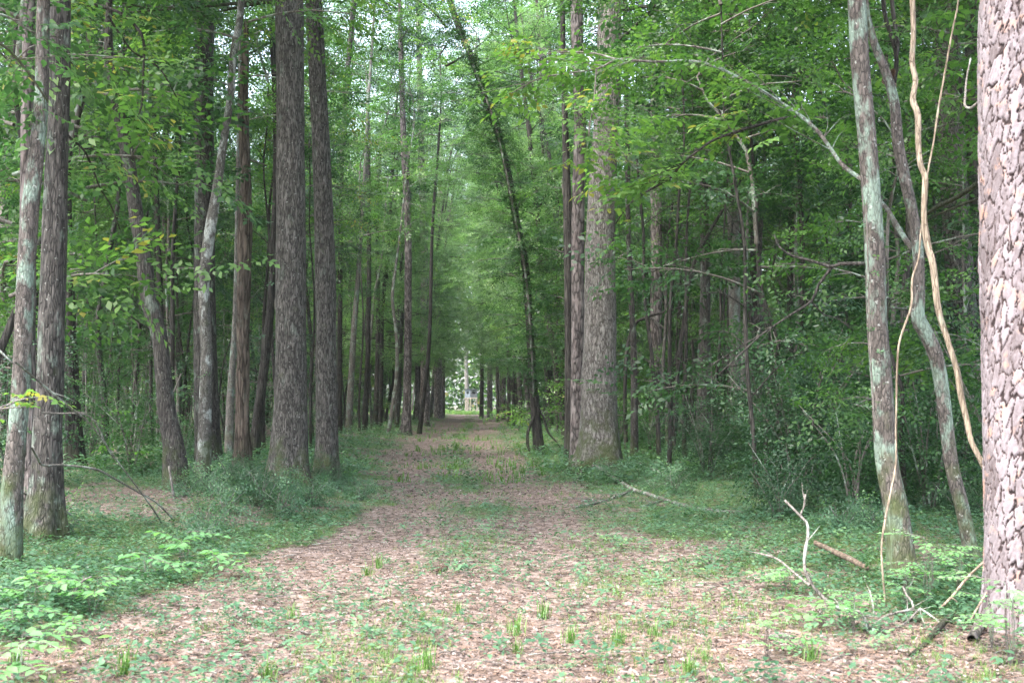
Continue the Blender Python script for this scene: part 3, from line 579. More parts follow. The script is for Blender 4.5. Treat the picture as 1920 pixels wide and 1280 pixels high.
def branch(parent, base, specs, mat=B_TWIG, leaf=None, name='branch', seed=0, twn=14, ln=.5, ps=2, sides=7, spray=.9, base_t=.7, SP=None):
    r = np.random.default_rng(seed); g = Geo(); gl = Geo() if leaf else None
    for P in specs:
        C_ = tube(g, P, sides, .10, lumps=.08, seed=seed)
        if twn: twigs_on(g, C_, r, twn, ln, gl, SP or SPR6, ps, spray=spray, base=base_t)
    o = g.obj(name, mat, parent, base)
    if parent is None: return o, gl
    if gl is not None and gl.v: gl.obj('leaves', leaf, o, base)
    return o, gl
B1 = [(1620, 340, 9), (1582, 312, 8), (1559, 282, 8), (1535, 248, 7), (1502, 218, 7), (1468, 195, 6), (1414, 161, 6), (1384, 145, 6), (1354, 131, 6), (1317, 118, 6), (1280, 114, 5), (1228, 116, 5), (1154, 111, 4)]
branch(MOT, motb, [wire(B1, motb[1], 11.5)], B_LICHEN, M_LEAF_BRIGHT, seed=1, twn=26, ln=.7, ps=2)
branch(MOT, motb, [wire([(1154, 111, 4), (1120, 129, 4), (1060, 138, 3), (1010, 148, 3), (959, 175, 2)], 11.5, 12.2), wire([(1154, 111, 4), (1107, 99, 3), (1043, 99, 3), (976, 111, 2)], 11.5, 12.6), wire([(1118, 130, 3), (1112, 202, 3), (1104, 252, 2), (1130, 300, 2)], 11.6, 11.6),
                   wire([(1112, 210, 3), (1150, 260, 2), (1185, 310, 2), (1230, 345, 2)], 11.6, 12)], B_TWIG, M_LEAF_BRIGHT, seed=2, twn=13, ln=.6, ps=2)
branch(MOT, motb, [wire([(1503, 219, 7), (1468, 222, 6), (1431, 232, 6), (1347, 259, 5), (1314, 279, 5), (1280, 306, 4), (1255, 336, 4), (1211, 360, 4), (1177, 386, 3), (1154, 420, 3)], 10.9, 12)], B_DARK, M_LEAF_BRIGHT, seed=3, twn=16, ln=.7, ps=2)
branch(MOT, motb, [wire([(1621, 494, 8), (1575, 495, 7), (1559, 500, 7), (1515, 487, 5), (1488, 480, 4), (1461, 463, 3), (1452, 440, 2)], motb[1], 10.5), wire([(1559, 502, 6), (1535, 534, 5), (1522, 564, 5), (1481, 591, 4), (1431, 625, 3), (1394, 658, 3), (1347, 702, 2)], 10.4, 10.6),
                   wire([(1425, 628, 3), (1380, 655, 2), (1327, 688, 2)], 10.55, 10.7), wire([(1522, 566, 3), (1545, 590, 3), (1570, 597, 2), (1600, 620, 2)], 10.5, 10.7)], B_DARK, None, seed=4, twn=3, ln=.35)
branch(SEC, secb, [wire([(1713, 470, 11), (1690, 437, 10), (1666, 396, 9), (1653, 380, 8), (1630, 345, 6)], secb[1] + .05, 11.9)], B_LICHEN, None, seed=5, twn=0)
branch(SEC, secb, [wire([(1672, 175, 10), (1680, 130, 9), (1679, 94, 9), (1663, 44, 8), (1656, 0, 8), (1648, -120, 6)], 11.3, 11.2), wire([(1681, 110, 5), (1683, 80, 8), (1673, 10, 8), (1668, -100, 6)], 11.35, 11.6)], B_DARK, M_LEAF_BRIGHT, seed=6, twn=6, ln=.5)
branch(None, None, [], seed=0) if False else None

def stand(name, label, cat, specs, mat, seed=0, twn=0, ln=.3, sides=8, lumps=.08, group=None, leaf=None, ps=2, step=.08, spray=.9, SP=None, base_t=.6):
    r = np.random.default_rng(seed); g = Geo(); gl = Geo() if leaf else None
    for P in specs:
        C_ = tube(g, P, sides, step, lumps=lumps, seed=seed)
        if twn: twigs_on(g, C_, r, twn, ln, gl, SP or SPR6, ps, spray=spray, base=base_t)
    base = specs[0][0][:3] if specs[0][0][2] < specs[0][-1][2] else specs[0][-1][:3]
    o = g.obj(name, mat, None, base); tag(o, label, cat, group)
    if gl is not None and gl.v: gl.obj('leaves', leaf, o, base)
    return o
stand('woody_vine', 'thick bare tan vine snaking down beside the near pine', 'vine', [wire([(1712, -160, 9.2), (1708, -60, 9.2), (1711, 0, 10.1), (1713, 67, 10.1), (1711, 118, 10.9), (1717, 151, 10.1), (1712, 188, 10.9), (1721, 216, 10.9), (1722, 268, 10.1), (1726, 309, 10.1), (1735, 336, 10.9), (1733, 403, 10.1), (1741, 463, 11.8), (1750, 497, 11.8), (1760, 581, 11.8), (1777, 638, 10.9), (1794, 692, 10.9), (1804, 749, 12.6), (1814, 793, 11.8), (1821, 826, 10.1), (1838, 860, 10.1), (1853, 892, 10.9), (1880, 960, 10.1), (1900, 1080, 10.1)], 9.4, 8.7)], B_TAN, 3, lumps=.26, step=.04, sides=12)
stand('rope_vine', 'thin straight tan vine hanging to the ground in front of the mottled trunk', 'vine', [wire([(1806, -120, 3.2), (1797, 0, 3.2), (1784, 67, 3.2), (1760, 202, 4.0), (1750, 269, 3.2), (1739, 326, 4.0), (1731, 400, 3.2), (1726, 440, 4.0), (1722, 485, 3.2), (1710, 524, 4.0), (1708, 574, 4.0), (1687, 638, 4.0), (1682, 692, 4.0), (1680, 800, 4.0), (1680, 867, 4.0), (1671, 917, 4.0), (1660, 974, 4.8), (1653, 1025, 4.0), (1656, 1085, 4.0), (1661, 1140, 4.0)], 9.2, 8.95)], B_TAN, 4, lumps=.15, step=.05)
stand('hooked_twig', 'pale hooked vine twig sticking out from the near pine', 'vine', [wire([(1846, 180, 5), (1830, 196, 5), (1819, 203, 5), (1809, 198, 5), (1810, 180, 4), (1812, 150, 3), (1820, 110, 3)], 8.4, 8.9)], B_DEAD, 5)
stand('leaning_dead_branch', 'dark dead branch leaning behind the tan vine, thicker of two', 'branch', [wire([(1722, 412, 6), (1757, 388, 8), (1794, 370, 9), (1841, 339, 10), (1900, 300, 10)], 12.6, 10.5)], B_DARK, 6, 3)
stand('leaning_dead_branch', 'thin dark dead branch just under the thicker leaning one', 'branch', [wire([(1738, 415, 3), (1757, 403, 4), (1800, 385, 5), (1831, 373, 4), (1890, 350, 4)], 12.5, 11.5)], B_DARK, 7)
# overhanging branches at the upper left: they belong to trees standing left of the frame
stand('hanging_branch', 'black forked branch arching down from the top left over the pale slim trunk', 'branch', [wire([(60, -60, 8), (100, -10, 7), (144, 7, 7), (188, 12, 7), (228, 27, 7), (249, 44, 6), (269, 77, 5), (268, 150, 4), (265, 200, 4), (249, 232, 3)], 15.5, 16), wire([(202, 30, 5), (235, 80, 4), (255, 101, 4), (300, 130, 3), (335, 190, 2)], 15.8, 16.5), wire([(150, 8, 5), (120, 22, 5), (95, 42, 4), (70, 60, 3)], 15.6, 15)], B_DARK, 8, 6, .5, leaf=M_LEAF_BRIGHT, ps=2, SP=SPR6)
stand('hanging_branch', 'thin black drooping twig in front of the thick left trunk', 'branch', [wire([(60, 150, 5), (87, 188, 5), (107, 220, 5), (128, 255, 5), (155, 279, 4), (171, 309, 4), (188, 353, 3), (208, 386, 3), (225, 430, 2)], 14, 15.5), wire([(155, 279, 4), (181, 282, 3), (191, 305, 3), (215, 330, 2)], 14.7, 15)], B_DARK, 9, 4, .4)
stand('hanging_branch', 'leafy bough reaching into the top left corner', 'branch', [wire([(-60, 60, 8), (0, 82, 6), (40, 120, 5), (90, 190, 4)], 9.5, 10.5), wire([(-60, 20, 6), (10, 30, 5), (60, 60, 4), (110, 70, 3)], 10.5, 11)], B_SMOOTH, 10, 9, .5, leaf=M_LEAF_MID, ps=2)
stand('arching_twig', 'bare grey twig arching over the left bank, upper of two', 'twig', [wire([(30, 680, 3), (54, 699, 4), (81, 722, 4), (134, 766, 4), (168, 793, 3), (198, 833, 3), (215, 857, 3), (255, 910, 3), (289, 957, 3), (306, 985, 3)], 10.2, 13.8)], B_DEAD, 11, 5, .2)
stand('arching_twig', 'bare grey twig arching over the left bank, lower of two', 'twig', [wire([(60, 840, 3), (71, 860, 4), (81, 872, 4), (120, 872, 4), (178, 879, 4), (215, 897, 4), (255, 920, 3), (292, 941, 3), (326, 974, 3)], 10.8, 14)], B_DEAD, 12, 3, .2)
stand('arching_twig', 'slim curved twig with yellow leaves by the thick left trunk', 'twig', [wire([(78, 773, 3), (110, 775, 3), (158, 776, 3), (181, 796, 3), (202, 840, 3), (215, 862, 2)], 11.5, 12.5)], B_DEAD, 13, 5, .15, leaf=M_LEAF_BRIGHT, ps=1, spray=.45)
stand('pale_twig', 'bare pale twig end pointing down at the left edge above the leafy one', 'twig', [wire([(-50, 610, 4), (0, 658, 4), (25, 682, 3)], 8.2, 8.3)], B_DEAD, 44)
stand('pale_twig', 'pale leafy twig poking in at the left edge', 'twig', [wire([(-60, 775, 5), (0, 764, 4), (30, 752, 4), (50, 746, 3)], 8.2, 8.4), wire([(-60, 775, 4), (10, 765, 3), (50, 762, 2)], 8.2, 8.3)], B_DEAD, 14, 4, .2, leaf=M_LEAF_BRIGHT, ps=1, spray=.5, base_t=.9)
stand('dead_stick', 'upright dead stick in the green bank below the S-curved oak', 'stick', [wire([(332, 972, 5), (325, 925, 5), (317, 873, 4)], 16.5, 16.5)], B_DEAD, 15)
stand('dead_brush', 'dark curved dead stem by the foot of the thick left trunk', 'branch', [wire([(92, 900, 6), (90, 950, 7), (100, 960, 7), (125, 980, 7), (138, 1000, 6)], 13.2, 13.0), wire([(45, 925, 4), (80, 932, 4), (115, 950, 4), (150, 980, 3)], 12.8, 13.5), wire([(90, 987, 4), (130, 982, 4), (190, 984, 3)], 12.9, 14), wire([(35, 1012, 4), (75, 992, 4), (110, 970, 3)], 12.6, 13)], B_TWIG, 16, 7, .35)
def lying(pts, lift=.02):
    out = []
    for (x, y, w, *h) in pts:
        p = on_ground(x, y); hh = h[0] if h else 0; r_ = w / 2 * p[1] / F; p[2] += r_ * .8 + hh; out.append([*p, max(.002, r_)])
    return np.array(out)
def raised(pts, Y): 
    P = wire(pts, Y); 
    for p in P: p[2] = max(p[2], float(ground_h(p[0], p[1])) + p[3] * .5)
    return P
stand('fallen_branch', 'long grey fallen branch lying from the huge oak across the right bank', 'branch', [lying([(1093, 880, 5, .16), (1127, 891, 6, .12), (1154, 907, 6, .08), (1184, 923, 8, .04), (1211, 928, 8), (1245, 939, 8), (1280, 950, 8), (1330, 959, 7), (1408, 963, 6)]),
      lying([(1184, 925, 6, .04), (1157, 933, 6), (1120, 944, 5), (1080, 952, 4)]), lying([(1245, 939, 5), (1222, 945, 4), (1204, 951, 4)]), lying([(1095, 881, 4, .16), (1085, 900, 3, .02), (1075, 905, 3)]), lying([(1120, 945, 3), (1105, 938, 3, .03), (1090, 940, 2)])], B_DEAD, 17, 7, .5, sides=8)
stand('fallen_branch', 'bare forked whitish branch standing up out of the right foreground greenery', 'branch', [wire([(1629, 1185, 7), (1627, 1170, 7), (1609, 1147, 8), (1576, 1141, 9), (1549, 1125, 8), (1515, 1085, 6), (1508, 1048, 6), (1515, 1001, 6), (1512, 978, 5), (1498, 964, 5), (1471, 937, 4)], 8.15, 8.5), wire([(1500, 966, 4), (1507, 950, 3), (1510, 926, 3)], 8.5, 8.5),
      wire([(1518, 1097, 5), (1488, 1072, 4), (1455, 1046, 4), (1414, 1035, 3)], 8.3, 8.8), wire([(1612, 1148, 5), (1622, 1165, 5), (1632, 1200, 4)], 8.15, 8.0)], B_DEAD, 18, 5, .15)
stand('fallen_branch', 'tangle of dead twigs on the ground left of the near pine foot', 'branch', [wire([(1629, 1178, 5), (1666, 1152, 5), (1713, 1139, 4), (1700, 1115, 4), (1693, 1099, 3)], 8.1, 8.4), wire([(1640, 1182, 4), (1690, 1172, 4), (1725, 1140, 4)], 8.0, 8.2), wire([(1640, 1150, 4), (1634, 1120, 3), (1630, 1105, 3)], 8.3, 8.3), wire([(1725, 1140, 4), (1755, 1160, 3), (1780, 1185, 3)], 8.2, 8)], B_DEAD, 19, 4, .2)
stand('rotten_log', 'short reddish rotten log half hidden in greenery before the mottled trunk', 'log', [wire([(1529, 1017, 9), (1565, 1034, 11), (1595, 1048, 12), (1626, 1064, 9)], 11.3, 10.0)], B_RED, 20, lumps=.15, sides=10)
stand('curved_root', 'curved dark dead limb on the ground beside the near pine foot', 'log', [lying([(1705, 1232, 7), (1735, 1210, 9), (1757, 1190, 10, .02), (1784, 1170, 12, .04), (1810, 1172, 12, .02), (1832, 1172, 11)]), ], B_DARK, 21, lumps=.12, sides=10)
stand('bark_chunk', 'short dark chunk of wood leaning on the near pine foot', 'log', [lying([(1822, 1205, 16), (1836, 1185, 20, .02), (1846, 1165, 16, .05)])], B_PINE, 22, lumps=.2, sides=10)
stand('fallen_stick', 'dark short stick lying left of the curved dead limb', 'stick', [lying([(1683, 1165, 8), (1705, 1166, 9), (1728, 1166, 8)])], B_DARK, 23, lumps=.12)
stand('leaning_stick', 'tan stick leaning on the near pine from the low greenery', 'stick', [wire([(1853, 1046, 5), (1818, 1078, 5), (1784, 1119, 5), (1762, 1140, 4)], 8.4, 8.3)], B_TAN, 24, 2, .15)
stand('leaning_stick', 'thin yellowish stem curving up to the near pine foot', 'stick', [wire([(1850, 1110, 4), (1835, 1135, 4), (1818, 1165, 4)], 8.1, 8.0)], B_TAN, 25)
stand('weathered_log', 'flat grey weathered piece of wood in the bottom centre litter', 'log', [lying([(975, 1254, 8, -.02), (1010, 1252, 14, -.02), (1060, 1250, 13, -.02), (1093, 1246, 7)])], B_SMOOTH, 26, lumps=.2, sides=10)
stand('rotten_log', 'dark brown log end at the lower left edge under the ground plants', 'log', [lying([(-60, 1172, 20), (0, 1170, 22), (20, 1169, 20), (40, 1168, 12)])], B_RED, 27, lumps=.15, sides=12)
stand('weathered_log', 'short grey wood piece lying right of the bottom centre', 'log', [lying([(1440, 1200, 10), (1465, 1198, 14), (1490, 1199, 9)])], B_DEAD, 28, lumps=.2)
stand('upright_stick', 'small pale stick standing in the seedlings at the lower left', 'stick', [wire([(134, 1124, 4), (142, 1104, 4), (158, 1086, 4), (172, 1080, 3)], 8.9), wire([(158, 1088, 3), (156, 1080, 3)], 8.9)], B_DEAD, 29)
stand('black_vine', 'black looping vine by the leaning ivy-hung trunk', 'vine', [wire([(1000, 720, 4), (1008, 760, 4), (1020, 785, 4), (1028, 810, 4), (1045, 830, 3), (1060, 850, 3)], 35.5, 35), wire([(1002, 780, 5), (990, 810, 6), (990, 835, 6), (998, 852, 5)], 35.8, 35.5)], B_DARK, 30)
for k, (P, Y0, Y1, lab) in enumerate([([(742, 512, 5), (728, 470, 4), (722, 440, 3), (716, 400, 3), (742, 360, 2)], 55, 55, 'dead forked pale sapling left of the slender pine, upper part'),]): pass
stand('dead_sapling', 'pale dead forked sapling in the gap left of the slender dark pine', 'tree', [wire([(686, 806, 6), (690, 700, 5), (702, 560, 5), (716, 480, 4), (722, 400, 4), (728, 335, 3)], 68, 66), wire([(694, 420, 4), (692, 330, 4), (694, 250, 3), (690, 200, 2)], 66, 66), wire([(695, 305, 4), (710, 290, 3), (735, 277, 3), (755, 275, 2)], 66, 66)], B_DEAD, 31, 4, 1.2)

# ------------------------------------------------------------------ pine cones
def cone_mesh(r, Ln=.09, R_=.032):
    g = Geo(); tube(g, np.array([[0, 0, 0, .004], [0, 0, Ln * .5, .012], [0, 0, Ln, .003]]), 6, .02)
    n = 70; k = np.arange(n); t = (k + .5) / n; az = k * 2.399
    prof = np.sin(np.clip(t * .93 + .07, 0, 1) ** .8 * pi) ** .6
    T = np.array([[-.5, 0, 0], [-.55, .8, .05], [0, 1.1, .22], [.55, .8, .05], [.5, 0, 0], [0, .55, .3]]); Tf = np.array([[0, 5, 1], [1, 5, 2], [2, 5, 3], [3, 5, 4], [4, 5, 0]])
    pos = np.stack([np.cos(az) * .006, np.sin(az) * .006, Ln * t], -1)
    for i in range(n): scatter(g, T * np.array([.014, R_ * prof[i], .02]), Tf, pos[i:i + 1], rotm(np.array([az[i] - pi / 2]), np.array([.25 + .5 * t[i]]), np.array([0.])), 1, [r.uniform(.2, .9)])
    return g
M_CONE = mat_simple('pine_cone_scales', (.13, .085, .065), .7, .6, 90.0)
rc = np.random.default_rng(5); cb = at(1668, 158, 10.95)
PC = empty('pine_cone_cluster', cb, 'cluster of brown pine cones hung in the fork of the bent lichen trunk', 'pine cones')
first = None
for k, (dx, dz, ax, ay) in enumerate([(-.055, .02, .9, .3), (.01, .045, .2, -.2), (-.05, -.03, 1.2, 1.6), (.0, -.045, 2.6, .2), (.05, -.02, 1.3, -1.6), (-.015, .0, 1.6, .1), (.035, .03, .8, -1.0)]):
    if first is None: first = cone_mesh(rc).obj('pine_cone', M_CONE, PC); o = first
    else: o = first.copy(); S.collection.objects.link(o); o.parent = PC
    o.location = (dx, -.04 * (k % 3), dz); o.rotation_euler = (ax, ay, k)
gp = on_ground(825, 1074); o = first.copy(); S.collection.objects.link(o); o.parent = None; o.location = gp + np.array([-.045, 0, .035]); o.rotation_euler = (0.1, 1.5, .4); o.scale = (1.3,) * 3
o.name = 'pine_cone'; tag(o, 'dark pine cone lying on the path in the left wheel track', 'pine cone')

# ------------------------------------------------------------------ raised hunting box far down the path
Yb = 185.0; bx = at(884, 774, Yb); bx[2] = float(ground_h(bx[0], bx[1]))
HB = empty('hunting_blind', bx, 'raised grey hunting box on wooden legs at the far end of the path', 'hunting blind')
M_BOX = mat_simple('weathered_grey_panel', (.13, .155, .18), .7, .25, 4.0); M_BOXD = mat_simple('dark_roof_sheet', (.05, .055, .06), .5, .3, 4.0); M_WOOD = mat_simple('old_grey_timber', (.22, .19, .15), .85, .35, 10.0)
def box(g, c0, c1, tint=.5):
    x0, y0, z0 = c0; x1, y1, z1 = c1
    v = [[x0, y0, z0], [x1, y0, z0], [x1, y1, z0], [x0, y1, z0], [x0, y0, z1], [x1, y0, z1], [x1, y1, z1], [x0, y1, z1]]
    g.add(v, np.array([[0, 3, 2, 1], [4, 5, 6, 7], [0, 1, 5, 4], [1, 2, 6, 5], [2, 3, 7, 6], [3, 0, 4, 7]]), tint)
zf = 2.55
# walls with a real window slot
def wall(x0, x1, y, t_, horiz=True):
    g = Geo()
    for (a, b, z0, z1) in ((x0, x1, zf, zf + .62), (x0, x1, zf + .98, zf + 1.35), (x0, x0 + .25, zf + .62, zf + .98), (x1 - .25, x1, zf + .62, zf + .98)):
        box(g, (a, y, z0), (b, y + t_, z1))
    return g
ox = -1.05
wall(ox, ox + .85, 0, .04).obj('wall', M_BOX, HB, smooth=False); g = wall(ox + .85, ox + 1.95, 0.003, .05); o = g.obj('wall', M_BOXD, HB, smooth=False); o['label'] = 'darker front panel'
g = Geo(); box(g, (ox, 1.3, zf), (ox + 1.95, 1.34, zf + 1.35)); g.obj('wall', M_BOX, HB, smooth=False)
g = Geo(); box(g, (ox, .055, zf), (ox + .04, 1.3, zf + 1.35)); g.obj('wall', M_BOX, HB, smooth=False)
g = Geo(); box(g, (ox + 1.91, .055, zf), (ox + 1.95, 1.3, zf + 1.35)); g.obj('wall', M_BOX, HB, smooth=False)
g = Geo(); box(g, (ox - .12, -.15, zf + 1.352), (ox + 2.07, 1.5, zf + 1.43)); g.obj('roof', M_BOXD, HB, smooth=False)
g = Geo(); box(g, (ox - .03, -.06, zf - .16), (ox + 2.0, 1.4, zf - .002)); g.obj('floor', M_WOOD, HB, smooth=False)
for (x, y) in ((ox + .06, .05), (ox + 1.85, .05), (ox + .06, 1.25), (ox + 1.85, 1.25)):
    g = Geo(); box(g, (x, y, -.2), (x + .12, y + .12, zf - .162)); g.obj('leg', M_WOOD, HB, smooth=False)
g = Geo(); tube(g, np.array([[ox + .1, -.02, .3, .04], [ox + 1.9, -.02, 2.2, .04]]), 4, 1); tube(g, np.array([[ox + 1.9, -.05, .3, .04], [ox + .1, -.05, 2.2, .04]]), 4, 1); g.obj('brace', M_WOOD, HB)
g = Geo(); tube(g, np.array([[ox + .5, -.9, 0, .04], [ox + .5, -.1, zf, .04]]), 4, 2); tube(g, np.array([[ox + .95, -.9, 0, .04], [ox + .95, -.1, zf, .04]]), 4, 2)
for k in range(1, 8): z = zf * k / 8; y = -.9 + .8 * k / 8; tube(g, np.array([[ox + .5, y, z, .025], [ox + .95, y, z, .025]]), 4, 1)
g.obj('ladder', M_WOOD, HB)
traced('pale_tree', 'pale bare-looking tree standing right behind the hunting box', [(876, 776, 9), (875, 720, 8), (874, 680, 7), (876, 620, 6)], B_SMOOTH, 16, CAN[2], 1.2, .3, Y=188)

# ------------------------------------------------------------------ woods around: individual trees placed by chance, off the path and off the traced ones
taken = [np.array(o.location[:2]) for o in S.objects if o.parent is None and o.type == 'EMPTY' and o.get('category') == 'tree']
def free(x, y, dmin):
    p = np.array([x, y]); return all(np.hypot(*(p - q_)) > dmin for q_ in taken)
def corridor(y): return 2.9 + .012 * y
def open_(x, y, mar=0.0):
    s = abs(x - float(path_c(y)))
    if s < corridor(y) + mar: return False
    if 168 < y < 206 and s < 11: return False
    return True
def clear_view(x, y, R_, lo=600, hi=1010, ymax=74):
    if y > ymax: return True
    px = 960 + F * x / y; w = R_ * F / y; return px + w < lo or px - w > hi
def project(x, y, z):
    d = np.array([x, y, z]) - CAM; f = d[1] * cos(PITCH) + d[2] * sin(PITCH); u = -d[1] * sin(PITCH) + d[2] * cos(PITCH)
    return 960 + F * d[0] / f, 640 - F * u / f
# tall background trees: trunk meshes of a few kinds
def trunk_kit(seed, H, r0, mat, sway=.5):
    r = np.random.default_rng(seed); n = 6; P = []
    x = y = 0.0
    for k in range(n + 1):
        t_ = k / n; P.append([x, y, -.2 + (H + .2) * t_, r0 * (1 - .6 * t_)]); x += r.normal(0, sway) * H / 40; y += r.normal(0, sway) * H / 40
    g = Geo(); tube(g, np.array(P), 12, .6, .35, .05, seed); o = g.obj('trunk', mat); S.collection.objects.unlink(o); return o, np.array(P[-1][:3])
TR = [trunk_kit(500 + i, [13, 16, 12, 14, 15, 12, 11][i], [.14, .17, .075, .11, .18, .055, .045][i], [B_REDOAK, B_PINE, B_DARK, B_SMOOTH, B_PINE, B_DARK, B_DARK][i], [.5, .2, .8, .7, .2, .9, 1.0][i]) for i in range(7)]
SP_T = [trunk_kit(600 + i, [4.2, 5.0, 3.4, 5.8][i], [.045, .05, .03, .06][i], [B_DARK, B_TWIG, B_DARK, B_REDOAK][i], 1.3) for i in range(4)]
LAB = {('mid', -1): 'leafy midstorey tree spreading among the trunks left of the path', ('mid', 1): 'leafy midstorey tree spreading among the trunks right of the path', ('tall', -1): 'tall tree deep in the shaded woods left of the path', ('tall', 1): 'tall tree deep in the dense woods right of the path',
       ('sap', -1): 'slender leafy sapling among the trunks left of the path', ('sap', 1): 'slender leafy sapling in the thicket right of the path'}
r = np.random.default_rng(2024); count = 0; tries = 0
tall_pos = []
while count < 200 and tries < 9000:
    tries += 1; y = (34 if tries % 3 else 27) + 115 * r.random() ** .85; x = r.uniform(-.56, .56) * y
    if not open_(x, y, .3) or not free(x, y, 2.3) or not clear_view(x, y, .4, 640, 1000, 60): continue
    taken.append(np.array([x, y])); sd = -1 if x < path_c(y) else 1; z = float(ground_h(x, y)); i = r.choice([0, 1, 2, 2, 3, 4, 5, 5, 6, 6]); k, tp = TR[i]
    e = empty('woodland_tree', (x, y, z), LAB[('tall', sd)], 'tree', 'tall trees deep in the woods ' + ('left' if sd < 0 else 'right') + ' of the path')
    rz = r.uniform(0, 6.28); sc = r.uniform(.85, 1.25); e.rotation_euler.z = rz; e.scale = (sc,) * 3
    copy_part(k, e); add_crown(e, PIN[r.integers(0, 2)] if (i in (1, 4) or r.random() < .4) else CAN[r.integers(0, 4)], tp, r.uniform(.6, 1.0), r.uniform(0, 6.28)); count += 1
def stem_kit(seed, H, r0, mat):
    rr = np.random.default_rng(seed); n = 8; P = []; x = y = 0.0; vx, vy = rr.normal(0, .05, 2)
    for k in range(n + 1):
        P.append([x, y, -.15 + (H + .15) * k / n, r0 * (1 - .72 * k / n)]); x += (vx + rr.normal(0, .06)) * H / n; y += (vy + rr.normal(0, .06)) * H / n
    gt = Geo(); gb = gt; C_ = tube(gt, np.array(P), 9, .25, .3, .07, seed)
    for k in range(11):
        i = int(len(C_) * rr.uniform(.18, .95)); b = C_[i, :3]; az = rr.uniform(0, 6.28); l = rr.uniform(.5, 2.0); d = np.array([cos(az), sin(az), rr.uniform(.1, 1.1)]); d /= np.linalg.norm(d)
        m1 = b + d * l * .5 + rr.normal(0, .08, 3); e_ = b + d * l + np.array([0, 0, rr.normal(0, .25)]); rb = C_[i, 3] * .42
        D_ = tube(gb, np.array([[*b, rb], [*m1, rb * .6], [*e_, .004]]), 5, l / 5, lumps=.1)
        twigs_on(gb, D_, rr, 5, l * .45)
    a = gt.obj('trunk', mat); S.collection.objects.unlink(a)
    return a, None, np.array(P[-1][:3])
ST = [stem_kit(900 + i, [9, 11, 8, 12, 10][i], [.045, .06, .035, .075, .05][i], [B_DARK, B_DARK, B_TWIG, B_REDOAK, B_DARK][i]) for i in range(5)]
count = tries = 0
while count < 160 and tries < 7000:
    tries += 1; y = 17 + 48 * r.random(); x = r.uniform(-.47, .47) * y
    if not open_(x, y, .4) or not free(x, y, .9) or (y < 27 and x < 3.0) or not clear_view(x, y, .05, 760, 1010, 60) or not clear_view(x, y, .05, 500, 640, 24): continue
    taken.append(np.array([x, y])); sd = 'left' if x < path_c(y) else 'right'; k = ST[r.integers(0, 5)]
    e = empty('thin_tree', (x, y, float(ground_h(x, y))), 'thin dark stem with bare twigs in the woods %s of the path' % sd, 'tree', 'thin dark stems %s of the path' % sd)
    sc = r.uniform(.8, 1.25); e.scale = (sc,) * 3; e.rotation_euler.z = r.uniform(0, 6.28); copy_part(k[0], e); add_crown(e, UND[r.integers(0, 6)], k[2], 1.0, r.uniform(0, 6.28)); count += 1
# leafy trees of middle height; those beside the path reach out over it
MT = [trunk_kit(650 + i, [8.5, 10, 7.5][i], [.09, .11, .08][i], [B_DARK, B_DARK, B_REDOAK][i], .8) for i in range(3)]
MT_HI = [trunk_kit(660 + i, 21, .15, [B_DARK, B_PINE, B_REDOAK][i], .25) for i in range(3)]
spots = []
for k in range(44):
    y = 38 * (172 / 38) ** ((k + r.random()) / 44); sd = -1 if k % 2 else 1; 
    if y > (66 if sd < 0 else 42): spots.append((float(path_c(y)) + sd * (corridor(y) + r.uniform(.2, 4.5)), y, True))
tries = 0
while len(spots) < 125 and tries < 5000:
    tries += 1; y = 19 + 105 * r.random() ** 1.1; x = r.uniform(-.55, .55) * y
    if open_(x, y, 2.0) and not (y < 27 and x < 2) and clear_view(x, y, 2.4): spots.append((x, y, False))
tries = 0; more = []
while len(more) < 46 and tries < 5000:
    tries += 1; y = 66 + 80 * r.random(); px = r.uniform(470, 1130); x = (px - 960) / F * y
    if open_(x, y, .6) and all(np.hypot(x - a, y - b) > 3.6 for a, b, _ in more): more.append((x, y, True))
spots += more
for k in range(14):
    y = 92 + 5.6 * k + r.uniform(-2, 2); sd = -1 if k % 2 else 1; spots.append((float(path_c(y)) + sd * r.uniform(4.0, 5.2), y, 'wide'))
for (x, y, edge) in spots:
    if not edge and not free(x, y, 2.0): continue
    taken.append(np.array([x, y])); sd = -1 if x < path_c(y) else 1; i = r.integers(0, 3); k, tp = MT[i]
    if edge: tp = np.array([0, 0, 8.5])
    e = empty('midstorey_tree', (x, y, float(ground_h(x, y))), LAB[('mid', sd)], 'tree', 'leafy middle height trees ' + ('left' if sd < 0 else 'right') + ' of the path')
    sc = r.uniform(.85, 1.2) * (1.3 if edge == 'wide' else 1); e.scale = (sc,) * 3; (None if edge else copy_part(k, e)); off = np.array([-sd * (1.1 if edge else 0), 0, .8 if edge else 0])
    if edge: e.rotation_euler.y = -sd * r.uniform(.03, .16)
    add_crown(e, MID_LIT[r.integers(0, 2)] if edge else MID[r.integers(0, 4)], tp + off * 0, r.uniform(.85, 1.1), r.uniform(0, 6.28))
    if edge:
        g_ = MT_HI[i]; copy_part(g_[0], e, (0, 0, 0)); add_crown(e, CAN_LIT[r.integers(0, 2)], (0, 0, 14), r.uniform(.95, 1.2), r.uniform(0, 6.28)); (edge == 'wide' or r.random() < .35) and add_crown(e, CAN_LIT[r.integers(0, 2)], (0, 0, 20.5), r.uniform(.85, 1.1), r.uniform(0, 6.28))
    elif r.random() < (.65 if x > 0 else .35): add_crown(e, CAN[r.integers(0, 4)], tp + np.array([0, 0, 3.0]), r.uniform(.75, 1.0), r.uniform(0, 6.28))
count = tries = 0
